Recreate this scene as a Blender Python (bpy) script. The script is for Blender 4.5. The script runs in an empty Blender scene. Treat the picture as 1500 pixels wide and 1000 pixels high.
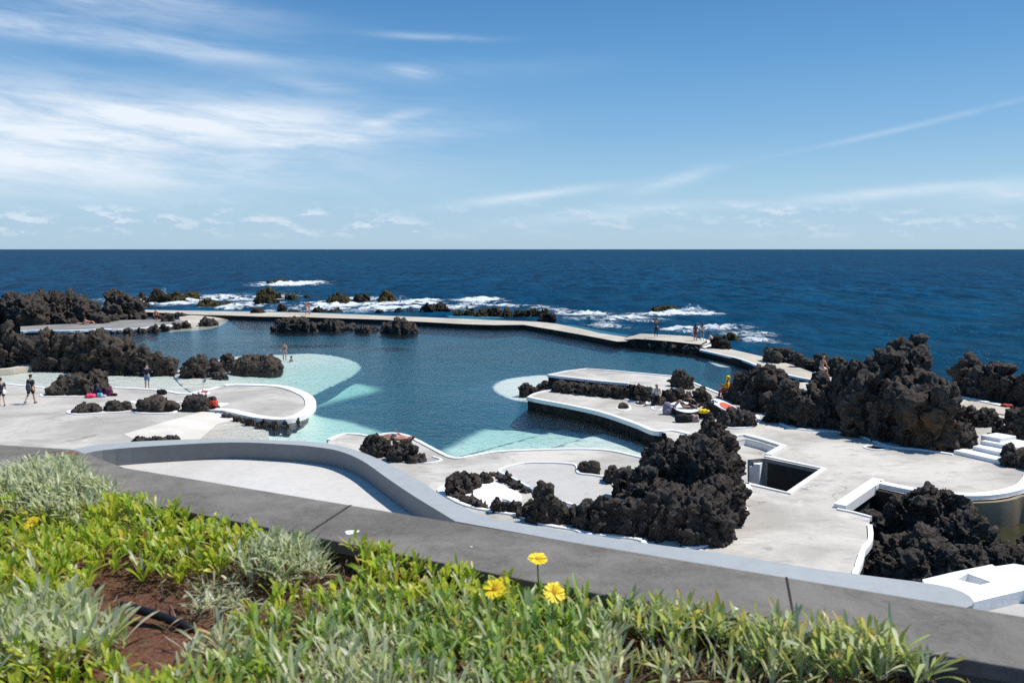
import bpy, bmesh, math, random
import numpy as np
from mathutils import Vector, Matrix
from mathutils.geometry import tessellate_polygon
random.seed(7)
RNG = np.random.default_rng(11)
SC = bpy.context.scene
COL = SC.collection
R = math.radians
# ------------------------------------------------------------------ camera
CH = 8.8                      # camera height above the main deck (deck = 0)
FP = 1250.0                   # focal length in pixels of a 1500 px wide picture
TH = math.atan(135 / FP)      # pitch below the horizon
cd = bpy.data.cameras.new('camera')
cam = bpy.data.objects.new('camera', cd)
COL.objects.link(cam)
cam.location = (0, 0, CH)
cam.rotation_euler = (math.pi / 2 - TH, 0, 0)
cd.sensor_width = 36
cd.lens = 36 * FP / 1500
cd.clip_start = 0.05
cd.clip_end = 120000
cd.dof.use_dof = True
cd.dof.focus_distance = 34
cd.dof.aperture_fstop = 6.3
SC.camera = cam
CT, ST = math.cos(TH), math.sin(TH)

def ray(px, py):
    u, v = (px - 750) / FP, (500 - py) / FP
    return Vector((u, CT + v * ST, -ST + v * CT))

def W(px, py, z=0.0):
    d = ray(px, py)
    return Vector((0, 0, CH)) + d * ((z - CH) / d.z)

def WL(pts, z=0.0):
    return [W(p[0], p[1], z if len(p) < 3 else p[2]) for p in pts]

def zat(py, Y):
    d = ray(750, py)
    return CH + d.z * Y / d.y

def pix(p):                   # world -> picture position, only used to choose where plants grow
    x, y, z = p[0], p[1], p[2] - CH
    f = y * CT - z * ST
    return 750 + FP * x / f, 500 - FP * (y * ST + z * CT) / f

# ------------------------------------------------------------------ noise
_P = RNG.permutation(256)
_P = np.concatenate([_P, _P, _P])
_G = RNG.normal(size=(256, 3))
_G /= np.linalg.norm(_G, axis=1)[:, None]

def pn(p):
    p = np.asarray(p, float)
    i = np.floor(p).astype(int)
    f = p - i
    i &= 255
    u = f * f * f * (f * (f * 6 - 15) + 10)
    r = 0
    for a in (0, 1):
        for b in (0, 1):
            for c in (0, 1):
                h = _P[_P[_P[i[:, 0] + a] + i[:, 1] + b] + i[:, 2] + c]
                g = _G[h]
                d = g[:, 0] * (f[:, 0] - a) + g[:, 1] * (f[:, 1] - b) + g[:, 2] * (f[:, 2] - c)
                w = (u[:, 0] if a else 1 - u[:, 0]) * (u[:, 1] if b else 1 - u[:, 1]) * (u[:, 2] if c else 1 - u[:, 2])
                r = r + w * d
    return r * 1.6

def fbm(p, o=4):
    s, a, r = 1.0, 1.0, 0
    for k in range(o):
        r = r + a * pn(p * s + k * 17.3)
        s *= 2.03
        a *= 0.5
    return r

def worley(p, cell=False):
    # cell: also a random number and a random tilt for the nearest cell
    p = np.asarray(p, float)
    i = np.floor(p).astype(int)
    f = p - i
    best = np.full(len(p), 9.0)
    sec = np.full(len(p), 9.0)
    cid = np.zeros(len(p))
    tilt = np.zeros(len(p))
    for a in (-1, 0, 1):
        for b in (-1, 0, 1):
            for c in (-1, 0, 1):
                h = _P[_P[_P[(i[:, 0] + a) & 255] + ((i[:, 1] + b) & 255)] + ((i[:, 2] + c) & 255)]
                q = np.stack([(h * 37 % 251) / 251.0, (h * 91 % 241) / 241.0, (h * 53 % 239) / 239.0], 1)
                d = np.linalg.norm(np.array([a, b, c]) + q - f, axis=1)
                sec = np.minimum(sec, np.maximum(best, d))
                if cell:
                    cid = np.where(d < best, (h * 71 % 233) / 233.0, cid)
                    tilt = np.where(d < best, np.sum(_G[h] * (f - np.array([a, b, c]) - q), 1), tilt)
                best = np.minimum(best, d)
    return (best, sec, cid, tilt) if cell else (best, sec)

# ------------------------------------------------------------------ objects
def tag(o, label=None, cat=None, group=None, kind=None):
    if label: o['label'] = label
    if cat: o['category'] = cat
    if group: o['group'] = group
    if kind: o['kind'] = kind
    return o

def empty(name, loc, label, cat, group=None, rz=0.0):
    o = bpy.data.objects.new(name, None)
    o.empty_display_size = 0.3
    COL.objects.link(o)
    o.location = loc
    o.rotation_euler = (0, 0, rz)
    return tag(o, label, cat, group)

def link(name, me, mats=(), parent=None, local=False):
    o = bpy.data.objects.new(name, me)
    COL.objects.link(o)
    for m in (mats if isinstance(mats, (list, tuple)) else [mats]):
        me.materials.append(m)
    if parent:
        o.parent = parent
        if not local:        # mesh is in world coordinates
            mw = Matrix.LocRotScale(parent.location, parent.rotation_euler, None)
            pp = parent.parent
            while pp:
                mw = Matrix.LocRotScale(pp.location, pp.rotation_euler, None) @ mw
                pp = pp.parent
            o.matrix_parent_inverse = mw.inverted()
    return o

def mesh_from(name, V, F, smooth=False, mi=None):
    me = bpy.data.meshes.new(name)
    me.from_pydata([tuple(v) for v in V], [], F)
    if mi is not None:
        me.polygons.foreach_set('material_index', mi)
    if smooth:
        me.polygons.foreach_set('use_smooth', [True] * len(me.polygons))
    me.update()
    return me

def np_mesh(name, V, F, smooth=True):
    """V (n,3), F (m,4) arrays"""
    me = bpy.data.meshes.new(name)
    V = np.asarray(V, np.float32); F = np.asarray(F, np.int32)
    me.vertices.add(len(V)); me.vertices.foreach_set('co', V.ravel())
    n, k = F.shape
    me.loops.add(n * k); me.loops.foreach_set('vertex_index', F.ravel())
    me.polygons.add(n)
    me.polygons.foreach_set('loop_start', np.arange(0, n * k, k, dtype=np.int32))
    me.polygons.foreach_set('loop_total', np.full(n, k, np.int32))
    me.polygons.foreach_set('use_smooth', np.full(n, smooth, bool))
    me.update(calc_edges=True)
    return me

def fattr(me, name, arr):
    a = me.attributes.new(name, 'FLOAT', 'POINT')
    a.data.foreach_set('value', np.asarray(arr, np.float32))

def smooth_line(pts, n=6, closed=False):
    """Catmull-Rom through points"""
    P = [Vector(p) for p in pts]
    out = []
    m = len(P)
    for i in range(m if closed else m - 1):
        p0 = P[(i - 1) % m] if closed or i > 0 else P[0]
        p1 = P[i]
        p2 = P[(i + 1) % m]
        p3 = P[(i + 2) % m] if closed or i + 2 < m else P[-1]
        for k in range(n):
            t = k / n
            out.append(0.5 * ((2 * p1) + (p2 - p0) * t + (2 * p0 - 5 * p1 + 4 * p2 - p3) * t * t + (3 * p1 - p0 - 3 * p2 + p3) * t ** 3))
    if not closed:
        out.append(P[-1])
    return out

def area2(L):
    return sum(L[i].x * L[(i + 1) % len(L)].y - L[(i + 1) % len(L)].x * L[i].y for i in range(len(L)))

def slab_mesh(name, outer, zbot, holes=(), hole_bots=None):
    """outer: list of 3-D points (own z kept at the top); faces 0 = top, 1 = sides"""
    loops = [list(outer)] + [list(h) for h in holes]
    if area2(loops[0]) < 0: loops[0].reverse()
    for h in loops[1:]:
        if area2(h) > 0: h.reverse()
    V = [p.copy() for L in loops for p in L]
    tris = tessellate_polygon([[Vector((p.x, p.y, 0)) for p in L] for L in loops])
    F, M = [], []
    for t in tris:
        a, b, c = (V[i] for i in t)
        up = (b.x - a.x) * (c.y - a.y) - (c.x - a.x) * (b.y - a.y)
        F.append(tuple(t) if up > 0 else tuple(reversed(t)))
        M.append(0)
    base = 0
    for li, L in enumerate(loops):
        off = len(V)
        zb = zbot if li == 0 or hole_bots is None else hole_bots[li - 1]
        V += [Vector((p.x, p.y, zb)) for p in L]
        n = len(L)
        for i in range(n):
            j = (i + 1) % n
            F.append((base + i, off + i, off + j, base + j))
            M.append(1)
        base += n
        if li == 0:
            # later loops' top vertices follow directly after the outer top loop
            pass
    return mesh_from(name, V, F, mi=M)

def strip_mesh(name, line, w, lo, hi, closed=False, out=0.0, jit=0.0, taper=False):
    """a band of width w along a 3-D line; out shifts it sideways (to the right of travel)"""
    n = len(line)
    V, F = [], []
    for i, p in enumerate(line):
        a = line[(i - 1) % n] if closed or i > 0 else line[i]
        b = line[(i + 1) % n] if closed or i < n - 1 else line[i]
        d = (b - a); d.z = 0
        if d.length < 1e-6: d = Vector((1, 0, 0))
        d.normalize()
        r = Vector((d.y, -d.x, 0))
        ww = w * (1 + jit * (random.random() - 0.5) * 2)
        if taper: ww *= max(0.15, min(1, i / 2.5, (n - 1 - i) / 2.5))
        for s, z in ((-0.5, lo), (-0.5, hi), (0.5, hi), (0.5, lo)):
            q = p + r * (out + s * ww)
            V.append(Vector((q.x, q.y, p.z + z)))
    m = n if closed else n - 1
    for i in range(m):
        a, b = i * 4, ((i + 1) % n) * 4
        for k in range(4):
            l = (k + 1) % 4
            F.append((a + k, a + l, b + l, b + k))
    if not closed:
        F.append((0, 3, 2, 1))
        e = (n - 1) * 4
        F.append((e, e + 1, e + 2, e + 3))
    me = mesh_from(name, V, F)
    bm = bmesh.new(); bm.from_mesh(me)
    bmesh.ops.recalc_face_normals(bm, faces=bm.faces)
    bm.to_mesh(me); bm.free()
    return me

# ------------------------------------------------------------------ materials
class NT:
    def __init__(s, name, world=False):
        if world:
            s.t = bpy.data.worlds[name].node_tree
        else:
            s.m = bpy.data.materials.new(name); s.m.use_nodes = True
            s.t = s.m.node_tree
        s.t.nodes.clear()
    def n(s, typ, **kw):
        nd = s.t.nodes.new(typ)
        for k, v in kw.items(): setattr(nd, k, v)
        return nd
    def l(s, a, b): s.t.links.new(a, b)
    def put(s, sock, v):
        if hasattr(v, 'is_output'): s.l(v, sock)
        elif isinstance(v, (tuple, list)) and len(v) == 3 and sock.type == 'RGBA': sock.default_value = (*v, 1)
        else: sock.default_value = v
    def math(s, op, a, b=None, c=None, clamp=False):
        nd = s.n('ShaderNodeMath', operation=op, use_clamp=clamp)
        s.put(nd.inputs[0], a)
        if b is not None: s.put(nd.inputs[1], b)
        if c is not None: s.put(nd.inputs[2], c)
        return nd.outputs[0]
    def vmath(s, op, a, b=None):
        nd = s.n('ShaderNodeVectorMath', operation=op)
        s.put(nd.inputs[0], a)
        if b is not None: s.put(nd.inputs[1], b)
        return nd.outputs[0]
    def mix(s, f, a, b, blend='MIX'):
        nd = s.n('ShaderNodeMix', data_type='RGBA', blend_type=blend)
        s.put(nd.inputs[0], f); s.put(nd.inputs[6], a); s.put(nd.inputs[7], b)
        return nd.outputs[2]
    def ramp(s, v, lo, hi):
        nd = s.n('ShaderNodeMapRange', interpolation_type='SMOOTHSTEP')
        s.put(nd.inputs[0], v)
        nd.inputs[1].default_value = lo; nd.inputs[2].default_value = hi
        return nd.outputs[0]
    def noise(s, vec, scale, detail=4, rough=0.55, dist=0.0):
        nd = s.n('ShaderNodeTexNoise')
        s.l(vec, nd.inputs['Vector'])
        nd.inputs['Scale'].default_value = scale
        nd.inputs['Detail'].default_value = detail
        nd.inputs['Roughness'].default_value = rough
        nd.inputs['Distortion'].default_value = dist
        return nd.outputs[0]
    def vor(s, vec, scale, feature='F1'):
        nd = s.n('ShaderNodeTexVoronoi', feature=feature)
        s.l(vec, nd.inputs['Vector'])
        nd.inputs['Scale'].default_value = scale
        return nd.outputs[0]
    def pos(s): return s.n('ShaderNodeNewGeometry').outputs['Position']
    def obj(s): return s.n('ShaderNodeTexCoord').outputs['Object']
    def scale(s, v, x, y, z):
        nd = s.n('ShaderNodeVectorMath', operation='MULTIPLY')
        s.l(v, nd.inputs[0]); nd.inputs[1].default_value = (x, y, z)
        return nd.outputs[0]
    def attr(s, name, out='Fac'):
        return s.n('ShaderNodeAttribute', attribute_name=name).outputs[out]
    def bump(s, h, strength=0.5, dist=0.05, normal=None):
        nd = s.n('ShaderNodeBump')
        nd.inputs['Strength'].default_value = strength
        nd.inputs['Distance'].default_value = dist
        s.l(h, nd.inputs['Height'])
        if normal is not None: s.l(normal, nd.inputs['Normal'])
        return nd.outputs[0]
    def pbsdf(s, color, rough=0.8, normal=None, spec=0.3):
        nd = s.n('ShaderNodeBsdfPrincipled')
        s.put(nd.inputs['Base Color'], color)
        s.put(nd.inputs['Roughness'], rough)
        nd.inputs['Specular IOR Level'].default_value = spec
        if normal is not None: s.l(normal, nd.inputs['Normal'])
        return nd.outputs[0]
    def out(s, shader, vol=None):
        o = s.n('ShaderNodeOutputWorld' if not hasattr(s, 'm') else 'ShaderNodeOutputMaterial')
        if shader is not None: s.l(shader, o.inputs['Surface'])
        if vol is not None: s.l(vol, o.inputs['Volume'])
        return getattr(s, 'm', None)

def plain(name, c, rough=0.7, var=0.12, scale=9.0, bump=0.0, spec=0.3):
    t = NT(name); p = t.obj()
    n = t.noise(p, scale, 3)
    d = tuple(x * (1 - var) for x in c); e = tuple(min(1, x * (1 + var)) for x in c)
    nb = t.bump(t.noise(p, scale * 6, 2), bump, 0.02) if bump else None
    return t.out(t.pbsdf(t.mix(n, d, e), rough, nb, spec))

def concrete(name, a, b, stain, wear=0.5, crack=True, joints=None):
    t = NT(name); p = t.pos()
    big = t.noise(p, 0.22, 5, 0.6, 0.6)
    mid = t.noise(t.scale(p, 1, 2.2, 1), 0.9, 6, 0.65, 0.8)
    fine = t.noise(p, 9, 5, 0.7)
    c = t.mix(t.ramp(big, 0.36, 0.64), a, b)
    c = t.mix(t.math('MULTIPLY', t.ramp(mid, 0.5, 0.78), wear), c, stain)
    pale = t.ramp(t.noise(p, 0.5, 4, 0.6, 1.2), 0.58, 0.75)
    c = t.mix(t.math('MULTIPLY', pale, 0.45), c, tuple(min(0.8, x * 1.35) for x in b))
    c = t.mix(t.math('MULTIPLY', t.ramp(fine, 0.35, 0.75), 0.22), c, tuple(x * 0.6 for x in a))
    if crack:
        w = t.vmath('ADD', p, t.scale(t.n('ShaderNodeTexNoise').outputs[1], 0, 0, 0))
        nz = t.n('ShaderNodeTexNoise'); t.l(p, nz.inputs['Vector']); nz.inputs['Scale'].default_value = 0.8; nz.inputs['Detail'].default_value = 5
        w = t.vmath('ADD', p, t.scale(nz.outputs[1], 2.2, 2.2, 0))
        e = t.vor(t.scale(w, 1, 1, 0.0), 0.16, 'DISTANCE_TO_EDGE')
        m = t.math('MULTIPLY', t.math('SUBTRACT', 1.0, t.ramp(e, 0.0, 0.006)), t.ramp(t.noise(p, 0.35, 2), 0.45, 0.6))
        c = t.mix(t.math('MULTIPLY', m, 0.55), c, tuple(x * 0.35 for x in a))
        sp = t.ramp(t.noise(t.scale(p, 1, 1.6, 1), 2.6, 3, 0.5, 1.5), 0.73, 0.78)
        c = t.mix(t.math('MULTIPLY', sp, 0.5), c, tuple(x * 0.4 for x in a))
    nb = t.bump(t.math('ADD', fine, t.math('MULTIPLY', mid, 0.6)), 0.25, 0.02)
    return t.out(t.pbsdf(c, 0.85, nb, 0.2))

def coping_mat():
    t = NT('weathered_cement'); p = t.pos()
    big = t.noise(p, 1.3, 6, 0.65, 0.8); mid = t.noise(p, 6, 7, 0.7, 0.5); fine = t.noise(p, 70, 5, 0.75)
    c = t.mix(t.ramp(big, 0.32, 0.68), (0.118, 0.109, 0.099), (0.225, 0.209, 0.189))
    c = t.mix(t.math('MULTIPLY', t.ramp(mid, 0.42, 0.7), 0.6), c, (0.075, 0.068, 0.061))
    c = t.mix(t.math('MULTIPLY', t.ramp(t.noise(p, 14, 5, 0.7, 1), 0.6, 0.75), 0.5), c, (0.27, 0.25, 0.225))
    c = t.mix(t.math('MULTIPLY', t.ramp(fine, 0.35, 0.7), 0.45), c, (0.23, 0.212, 0.19))
    c = t.mix(t.math('MULTIPLY', t.ramp(t.noise(p, 160, 3, 0.6), 0.62, 0.72), 0.5), c, (0.03, 0.03, 0.03))
    return t.out(t.pbsdf(c, 0.92, t.bump(t.math('ADD', fine, mid), 0.6, 0.006), 0.15))

def white_paint(name='white_paint', a=(0.80, 0.80, 0.785)):
    t = NT(name); p = t.pos()
    w = t.ramp(t.noise(p, 1.4, 6, 0.7, 0.8), 0.52, 0.8)
    s = t.ramp(t.noise(t.scale(p, 1, 1, 0.25), 5, 5, 0.7), 0.6, 0.85)
    c = t.mix(t.math('MULTIPLY', w, 0.45), a, (0.56, 0.54, 0.5))
    c = t.mix(t.math('MULTIPLY', s, 0.6), c, (0.36, 0.35, 0.33))
    nb = t.bump(t.noise(p, 14, 4), 0.25, 0.02)
    return t.out(t.pbsdf(c, 0.65, nb, 0.3))

def rock_mat(name, dark, light, warm, fine=1.0):
    t = NT(name); p = t.pos()
    n1 = t.noise(p, 0.9, 8, 0.65, 0.5)
    n2 = t.noise(p, 5.5 * fine, 8, 0.72)
    v = t.vor(p, 3.2 * fine)
    v2 = t.vor(p, 11 * fine)
    c = t.mix(t.ramp(n2, 0.32, 0.72), dark, light)
    c = t.mix(t.math('MULTIPLY', t.ramp(n1, 0.45, 0.72), 0.75), c, warm)
    tint = t.attr('tint')
    tm = t.math('MULTIPLY', tint, t.ramp(t.noise(p, 1.7, 6, 0.7), 0.33, 0.62))
    c = t.mix(tm, c, t.attr('tintcol', 'Color'))
    sp = t.ramp(t.noise(p, 16 * fine, 3, 0.6), 0.66, 0.8)
    c = t.mix(t.math('MULTIPLY', sp, 0.35), c, (0.13, 0.125, 0.12))
    h = t.math('ADD', t.math('MULTIPLY', n2, 1.0), t.math('MULTIPLY', v, 0.45))
    h = t.math('ADD', h, t.math('MULTIPLY', v2, 0.30))
    nb = t.bump(h, 1.0, 0.22 / fine)
    return t.out(t.pbsdf(c, 0.88, nb, 0.25))

M = {}
M['white'] = white_paint()
M['white_clean'] = white_paint('fresh_white_paint', (0.82, 0.82, 0.815))
M['deck'] = concrete('deck_concrete', (0.40, 0.374, 0.332), (0.60, 0.565, 0.508), (0.27, 0.255, 0.230), 0.85)
M['deck_left'] = concrete('deck_concrete_grey', (0.375, 0.350, 0.312), (0.54, 0.508, 0.458), (0.27, 0.255, 0.232), 0.85)
M['terrace_grey'] = concrete('terrace_grey', (0.20, 0.195, 0.185), (0.30, 0.29, 0.275), (0.14, 0.135, 0.13), 0.7)
M['pale_deck'] = concrete('pale_deck_concrete', (0.42, 0.405, 0.38), (0.53, 0.51, 0.48), (0.36, 0.35, 0.33), 0.4)
M['wall_path'] = concrete('sea_wall_concrete', (0.43, 0.385, 0.315), (0.55, 0.50, 0.42), (0.42, 0.36, 0.28), 0.5, False)
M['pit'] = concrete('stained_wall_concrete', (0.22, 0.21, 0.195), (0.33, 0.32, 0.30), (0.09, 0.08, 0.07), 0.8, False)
M['brown_wall'] = concrete('brown_weathered_concrete', (0.23, 0.175, 0.12), (0.36, 0.285, 0.20), (0.08, 0.06, 0.042), 0.8)
M['coping'] = coping_mat()
M['roof'] = concrete('roof_coating', (0.50, 0.475, 0.435), (0.60, 0.575, 0.535), (0.43, 0.41, 0.375), 0.4, False)
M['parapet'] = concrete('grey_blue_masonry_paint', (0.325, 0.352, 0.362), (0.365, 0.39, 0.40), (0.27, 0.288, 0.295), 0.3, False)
M['upstand'] = concrete('upstand_grey', (0.20, 0.203, 0.205), (0.24, 0.243, 0.245), (0.15, 0.15, 0.15), 0.5, False)  # side faces of the parapet, a darker grey than its top
M['rock'] = rock_mat('basalt', (0.020, 0.0178, 0.016), (0.135, 0.116, 0.101), (0.115, 0.084, 0.062))
M['rock_brown'] = rock_mat('basalt_brown', (0.024, 0.020, 0.0175), (0.15, 0.126, 0.104), (0.135, 0.097, 0.068))
M['rock_wet'] = rock_mat('wet_basalt', (0.016, 0.014, 0.012), (0.065, 0.053, 0.042), (0.055, 0.042, 0.024), 0.6)

def lava_wall():
    t = NT('lava_stone_wall'); p = t.pos()
    nz = t.n('ShaderNodeTexNoise'); t.l(p, nz.inputs['Vector']); nz.inputs['Scale'].default_value = 3
    w = t.vmath('ADD', p, t.scale(nz.outputs[1], 0.3, 0.3, 0.3))
    v = t.vor(w, 2.2)
    n = t.noise(p, 6, 6, 0.7)
    c = t.mix(t.ramp(n, 0.3, 0.75), (0.016, 0.015, 0.014), (0.075, 0.066, 0.058))
    c = t.mix(t.math('MULTIPLY', t.ramp(v, 0.35, 0.6), 0.6), c, (0.01, 0.01, 0.01))
    return t.out(t.pbsdf(c, 0.9, t.bump(t.math('SUBTRACT', n, v), 1.0, 0.15), 0.2))
M['lava_wall'] = lava_wall()
M['ramp'] = concrete('cream_ramp_paint', (0.60, 0.565, 0.50), (0.72, 0.69, 0.63), (0.62, 0.50, 0.32), .6, False)

def pool_bed():
    t = NT('pool_bed_paint'); p = t.pos()
    n = t.noise(p, 0.5, 6, 0.65, 0.8)
    f = t.noise(p, 5, 5, 0.7)
    c = t.mix(t.ramp(n, 0.35, 0.7), (0.80, 0.79, 0.75), (0.73, 0.745, 0.69))
    c = t.mix(t.math('MULTIPLY', t.ramp(f, 0.4, 0.75), 0.16), c, (0.46, 0.475, 0.42))
    c = t.mix(t.math('MULTIPLY', t.ramp(t.noise(p, 1.2, 4, 0.6, 1.0), 0.6, 0.74), 0.25), c, (0.70, 0.58, 0.40))
    e = t.math('ADD', t.attr('rim'), t.math('MULTIPLY', t.math('SUBTRACT', t.noise(p, 0.8, 5, 0.65), 0.5), 0.5))
    e = t.math('MULTIPLY', t.ramp(e, 0.15, 0.95), t.ramp(t.attr('rim'), 0.0, 0.15))
    c = t.mix(e, c, (0.012, 0.11, 0.18))
    return t.out(t.pbsdf(c, 0.9, t.bump(f, 0.3, 0.04), 0.1))
M['pool_bed'] = pool_bed()
t = NT('deep_rock_bed'); p = t.pos()
M['deep_bed'] = t.out(t.pbsdf(t.mix(t.noise(p, 0.35, 5, 0.6), (0.006, 0.085, 0.150), (0.016, 0.135, 0.215)), 0.9))

def pool_water_mat(bump=0.48):
    t = NT('pool_water'); p = t.pos()
    n1 = t.noise(t.scale(p, 1.0, 0.8, 1), 0.9, 5, 0.65, 0.3)
    n2 = t.noise(t.scale(p, 1.0, 0.7, 1), 3.0, 3, 0.6, 0.3)
    gust = t.ramp(t.noise(p, 0.09, 3, 0.5), 0.3, 0.7)
    h = t.math('ADD', n1, t.math('MULTIPLY', n2, 0.7))
    h = t.math('MULTIPLY', h, t.math('ADD', 0.55, t.math('MULTIPLY', gust, 0.6)))
    nb = t.bump(h, bump, 0.30)
    fr = t.n('ShaderNodeFresnel'); fr.inputs['IOR'].default_value = 1.33
    t.l(nb, fr.inputs['Normal'])
    gl = t.n('ShaderNodeBsdfGlossy'); gl.inputs['Roughness'].default_value = 0.16
    t.l(nb, gl.inputs['Normal'])
    tr = t.n('ShaderNodeBsdfTransparent')
    mx = t.n('ShaderNodeMixShader')
    t.l(t.math('MULTIPLY', fr.outputs[0], 0.8), mx.inputs[0])
    t.l(tr.outputs[0], mx.inputs[1]); t.l(gl.outputs[0], mx.inputs[2])
    va = t.n('ShaderNodeVolumeAbsorption')
    va.inputs['Color'].default_value = (0.38, 0.81, 0.80, 1)
    va.inputs['Density'].default_value = 0.20
    return t.out(mx.outputs[0], va.outputs[0])
M['pool_water'] = pool_water_mat()

def sea_mat():
    t = NT('sea_water'); p = t.pos()
    n0 = t.noise(t.scale(p, 1.0, 0.7, 1), 0.012, 3, 0.5, 0.3)
    n1 = t.noise(t.scale(p, 1.0, 0.30, 1), 0.16, 4, 0.62, 0.4)
    n2 = t.noise(t.scale(p, 1.0, 0.42, 1), 0.55, 4, 0.65, 0.4)
    n3 = t.noise(t.scale(p, 0.9, 1.3, 1), 1.6, 4, 0.65, 0.4)
    h = t.math('ADD', t.math('MULTIPLY', n1, 2.6), t.math('ADD', t.math('MULTIPLY', n2, 1.0), t.math('MULTIPLY', n3, 0.35)))
    nb = t.bump(h, 0.55, 1.0)
    mixv = t.math('ADD', t.math('MULTIPLY', n1, .5), t.math('MULTIPLY', n2, .5))
    deep = t.mix(t.ramp(mixv, 0.36, 0.64), (0.0006, 0.015, 0.039), (0.0032, 0.070, 0.155))
    deep = t.mix(t.math('MULTIPLY', t.ramp(n0, 0.35, 0.65), 0.45), deep, (0.0008, 0.028, 0.078))
    near = t.attr('near')
    deep = t.mix(t.math('MULTIPLY', near, 0.5), deep, (0.0015, 0.042, 0.075))
    foam = t.attr('foam')
    la = t.noise(t.scale(p, 0.8, 0.5, 1), 0.22, 6, 0.62, 1.2)
    lace = t.math('SUBTRACT', 1.0, t.math('MULTIPLY', t.math('ABSOLUTE', t.math('SUBTRACT', la, 0.5)), 5.5))
    lb = t.noise(t.scale(p, 0.9, 0.5, 1), 0.8, 5, 0.65, 1.0)
    lace2 = t.math('SUBTRACT', 1.0, t.math('MULTIPLY', t.math('ABSOLUTE', t.math('SUBTRACT', lb, 0.5)), 6.0))
    fn = t.math('ADD', t.math('MULTIPLY', lace, 0.30), t.math('ADD', t.math('MULTIPLY', lace2, 0.22), t.math('MULTIPLY', lb, 0.35)))
    fm = t.ramp(t.math('ADD', fn, t.math('MULTIPLY', foam, 0.70)), 0.74, 1.06)
    fm = t.math('MULTIPLY', fm, t.ramp(foam, 0.04, 0.30))
    cap = t.ramp(t.noise(t.scale(p, 1.0, 0.35, 1), 0.42, 5, 0.65, 0.3), 0.725, 0.77)
    cap = t.math('MULTIPLY', cap, t.ramp(t.noise(p, 0.018, 3, 0.5), 0.45, 0.6))
    fm = t.math('MAXIMUM', fm, t.math('MULTIPLY', cap, 0.8))
    df = t.n('ShaderNodeBsdfDiffuse'); t.l(deep, df.inputs[0]); t.l(nb, df.inputs['Normal'])
    gl = t.n('ShaderNodeBsdfGlossy'); gl.inputs['Roughness'].default_value = 0.12; t.l(nb, gl.inputs['Normal'])
    fr = t.n('ShaderNodeFresnel'); fr.inputs['IOR'].default_value = 1.33; t.l(nb, fr.inputs['Normal'])
    wm = t.n('ShaderNodeMixShader')
    t.l(t.math('MINIMUM', t.math('MULTIPLY', fr.outputs[0], 0.30), 0.085), wm.inputs[0])
    t.l(df.outputs[0], wm.inputs[1]); t.l(gl.outputs[0], wm.inputs[2])
    w = wm.outputs[0]
    f = t.pbsdf(t.mix(t.noise(p, 1.2, 5, 0.7), (0.50, 0.57, 0.60), (0.82, 0.84, 0.84)), 0.9, t.bump(t.noise(p, 1.6, 6, 0.7), 0.6, 0.4), 0.1)
    mx = t.n('ShaderNodeMixShader'); t.l(fm, mx.inputs[0]); t.l(w, mx.inputs[1]); t.l(f, mx.inputs[2])
    return t.out(mx.outputs[0])
M['sea'] = sea_mat()
t = NT('sea_spray'); p = t.pos()
_d = t.pbsdf((0.84, 0.86, 0.87), 0.95, None, 0.0)
_tr = t.n('ShaderNodeBsdfTransparent'); _mx = t.n('ShaderNodeMixShader')
_n = t.math('ADD', t.math('MULTIPLY', t.noise(p, 1.1, 6, 0.75, 0.5), 0.75), t.math('MULTIPLY', t.noise(p, 5.0, 4, 0.7), 0.25))
t.l(t.ramp(t.math('SUBTRACT', _n, t.math('MULTIPLY', t.attr('fade'), 0.26)), 0.27, 0.46), _mx.inputs[0])
t.l(_tr.outputs[0], _mx.inputs[1]); t.l(_d, _mx.inputs[2])
M['foam'] = t.out(_mx.outputs[0])

def leaf_mat():
    t = NT('leaf'); c = t.attr('Col', 'Color')
    p = t.pos()
    c = t.mix(t.math('MULTIPLY', t.noise(p, 60, 3), 0.3), c, (0.10, 0.12, 0.03))
    d = t.pbsdf(c, 0.38, None, 0.5)
    tr = t.n('ShaderNodeBsdfTranslucent'); t.l(t.mix(1.0, c, (1.25, 1.25, 1.1), 'MULTIPLY'), tr.inputs[0])
    mx = t.n('ShaderNodeMixShader'); mx.inputs[0].default_value = 0.52
    t.l(d, mx.inputs[1]); t.l(tr.outputs[0], mx.inputs[2])
    return t.out(mx.outputs[0])
M['leaf'] = leaf_mat()
t = NT('red_soil'); p = t.pos()
sn = t.noise(p, 9, 7, 0.7); sf = t.noise(p, 60, 4, 0.7)
M['soil'] = t.out(t.pbsdf(t.mix(t.math('MULTIPLY', t.ramp(sf, 0.4, 0.7), 0.6), t.mix(t.ramp(sn, 0.3, 0.7), (0.085, 0.036, 0.022), (0.17, 0.075, 0.045)), (0.21, 0.13, 0.095)), 0.95,
          t.bump(t.math('ADD', sn, sf), 0.8, 0.02), 0.1))

# ------------------------------------------------------------------ world and sun
SUN_AZ = math.atan2(0.95, 0.30)      # clockwise from +Y
SUN_EL = R(57)
wd = bpy.data.worlds.new('World'); SC.world = wd; wd.use_nodes = True
t = NT('World', True)
sky = t.n('ShaderNodeTexSky', sky_type='NISHITA', sun_disc=False)
sky.sun_elevation = SUN_EL; sky.sun_rotation = SUN_AZ
sky.altitude = 0; sky.air_density = 1.0; sky.dust_density = 0.6; sky.ozone_density = 2.2
d = t.n('ShaderNodeTexCoord').outputs['Generated']
sx = t.n('ShaderNodeSeparateXYZ'); t.l(d, sx.inputs[0])
az = t.math('DIVIDE', sx.outputs[0], t.math('MAXIMUM', sx.outputs[1], 0.05))     # tan of bearing
hor = t.math('SQRT', t.math('ADD', t.math('MULTIPLY', sx.outputs[0], sx.outputs[0]), t.math('MULTIPLY', sx.outputs[1], sx.outputs[1])))
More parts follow.
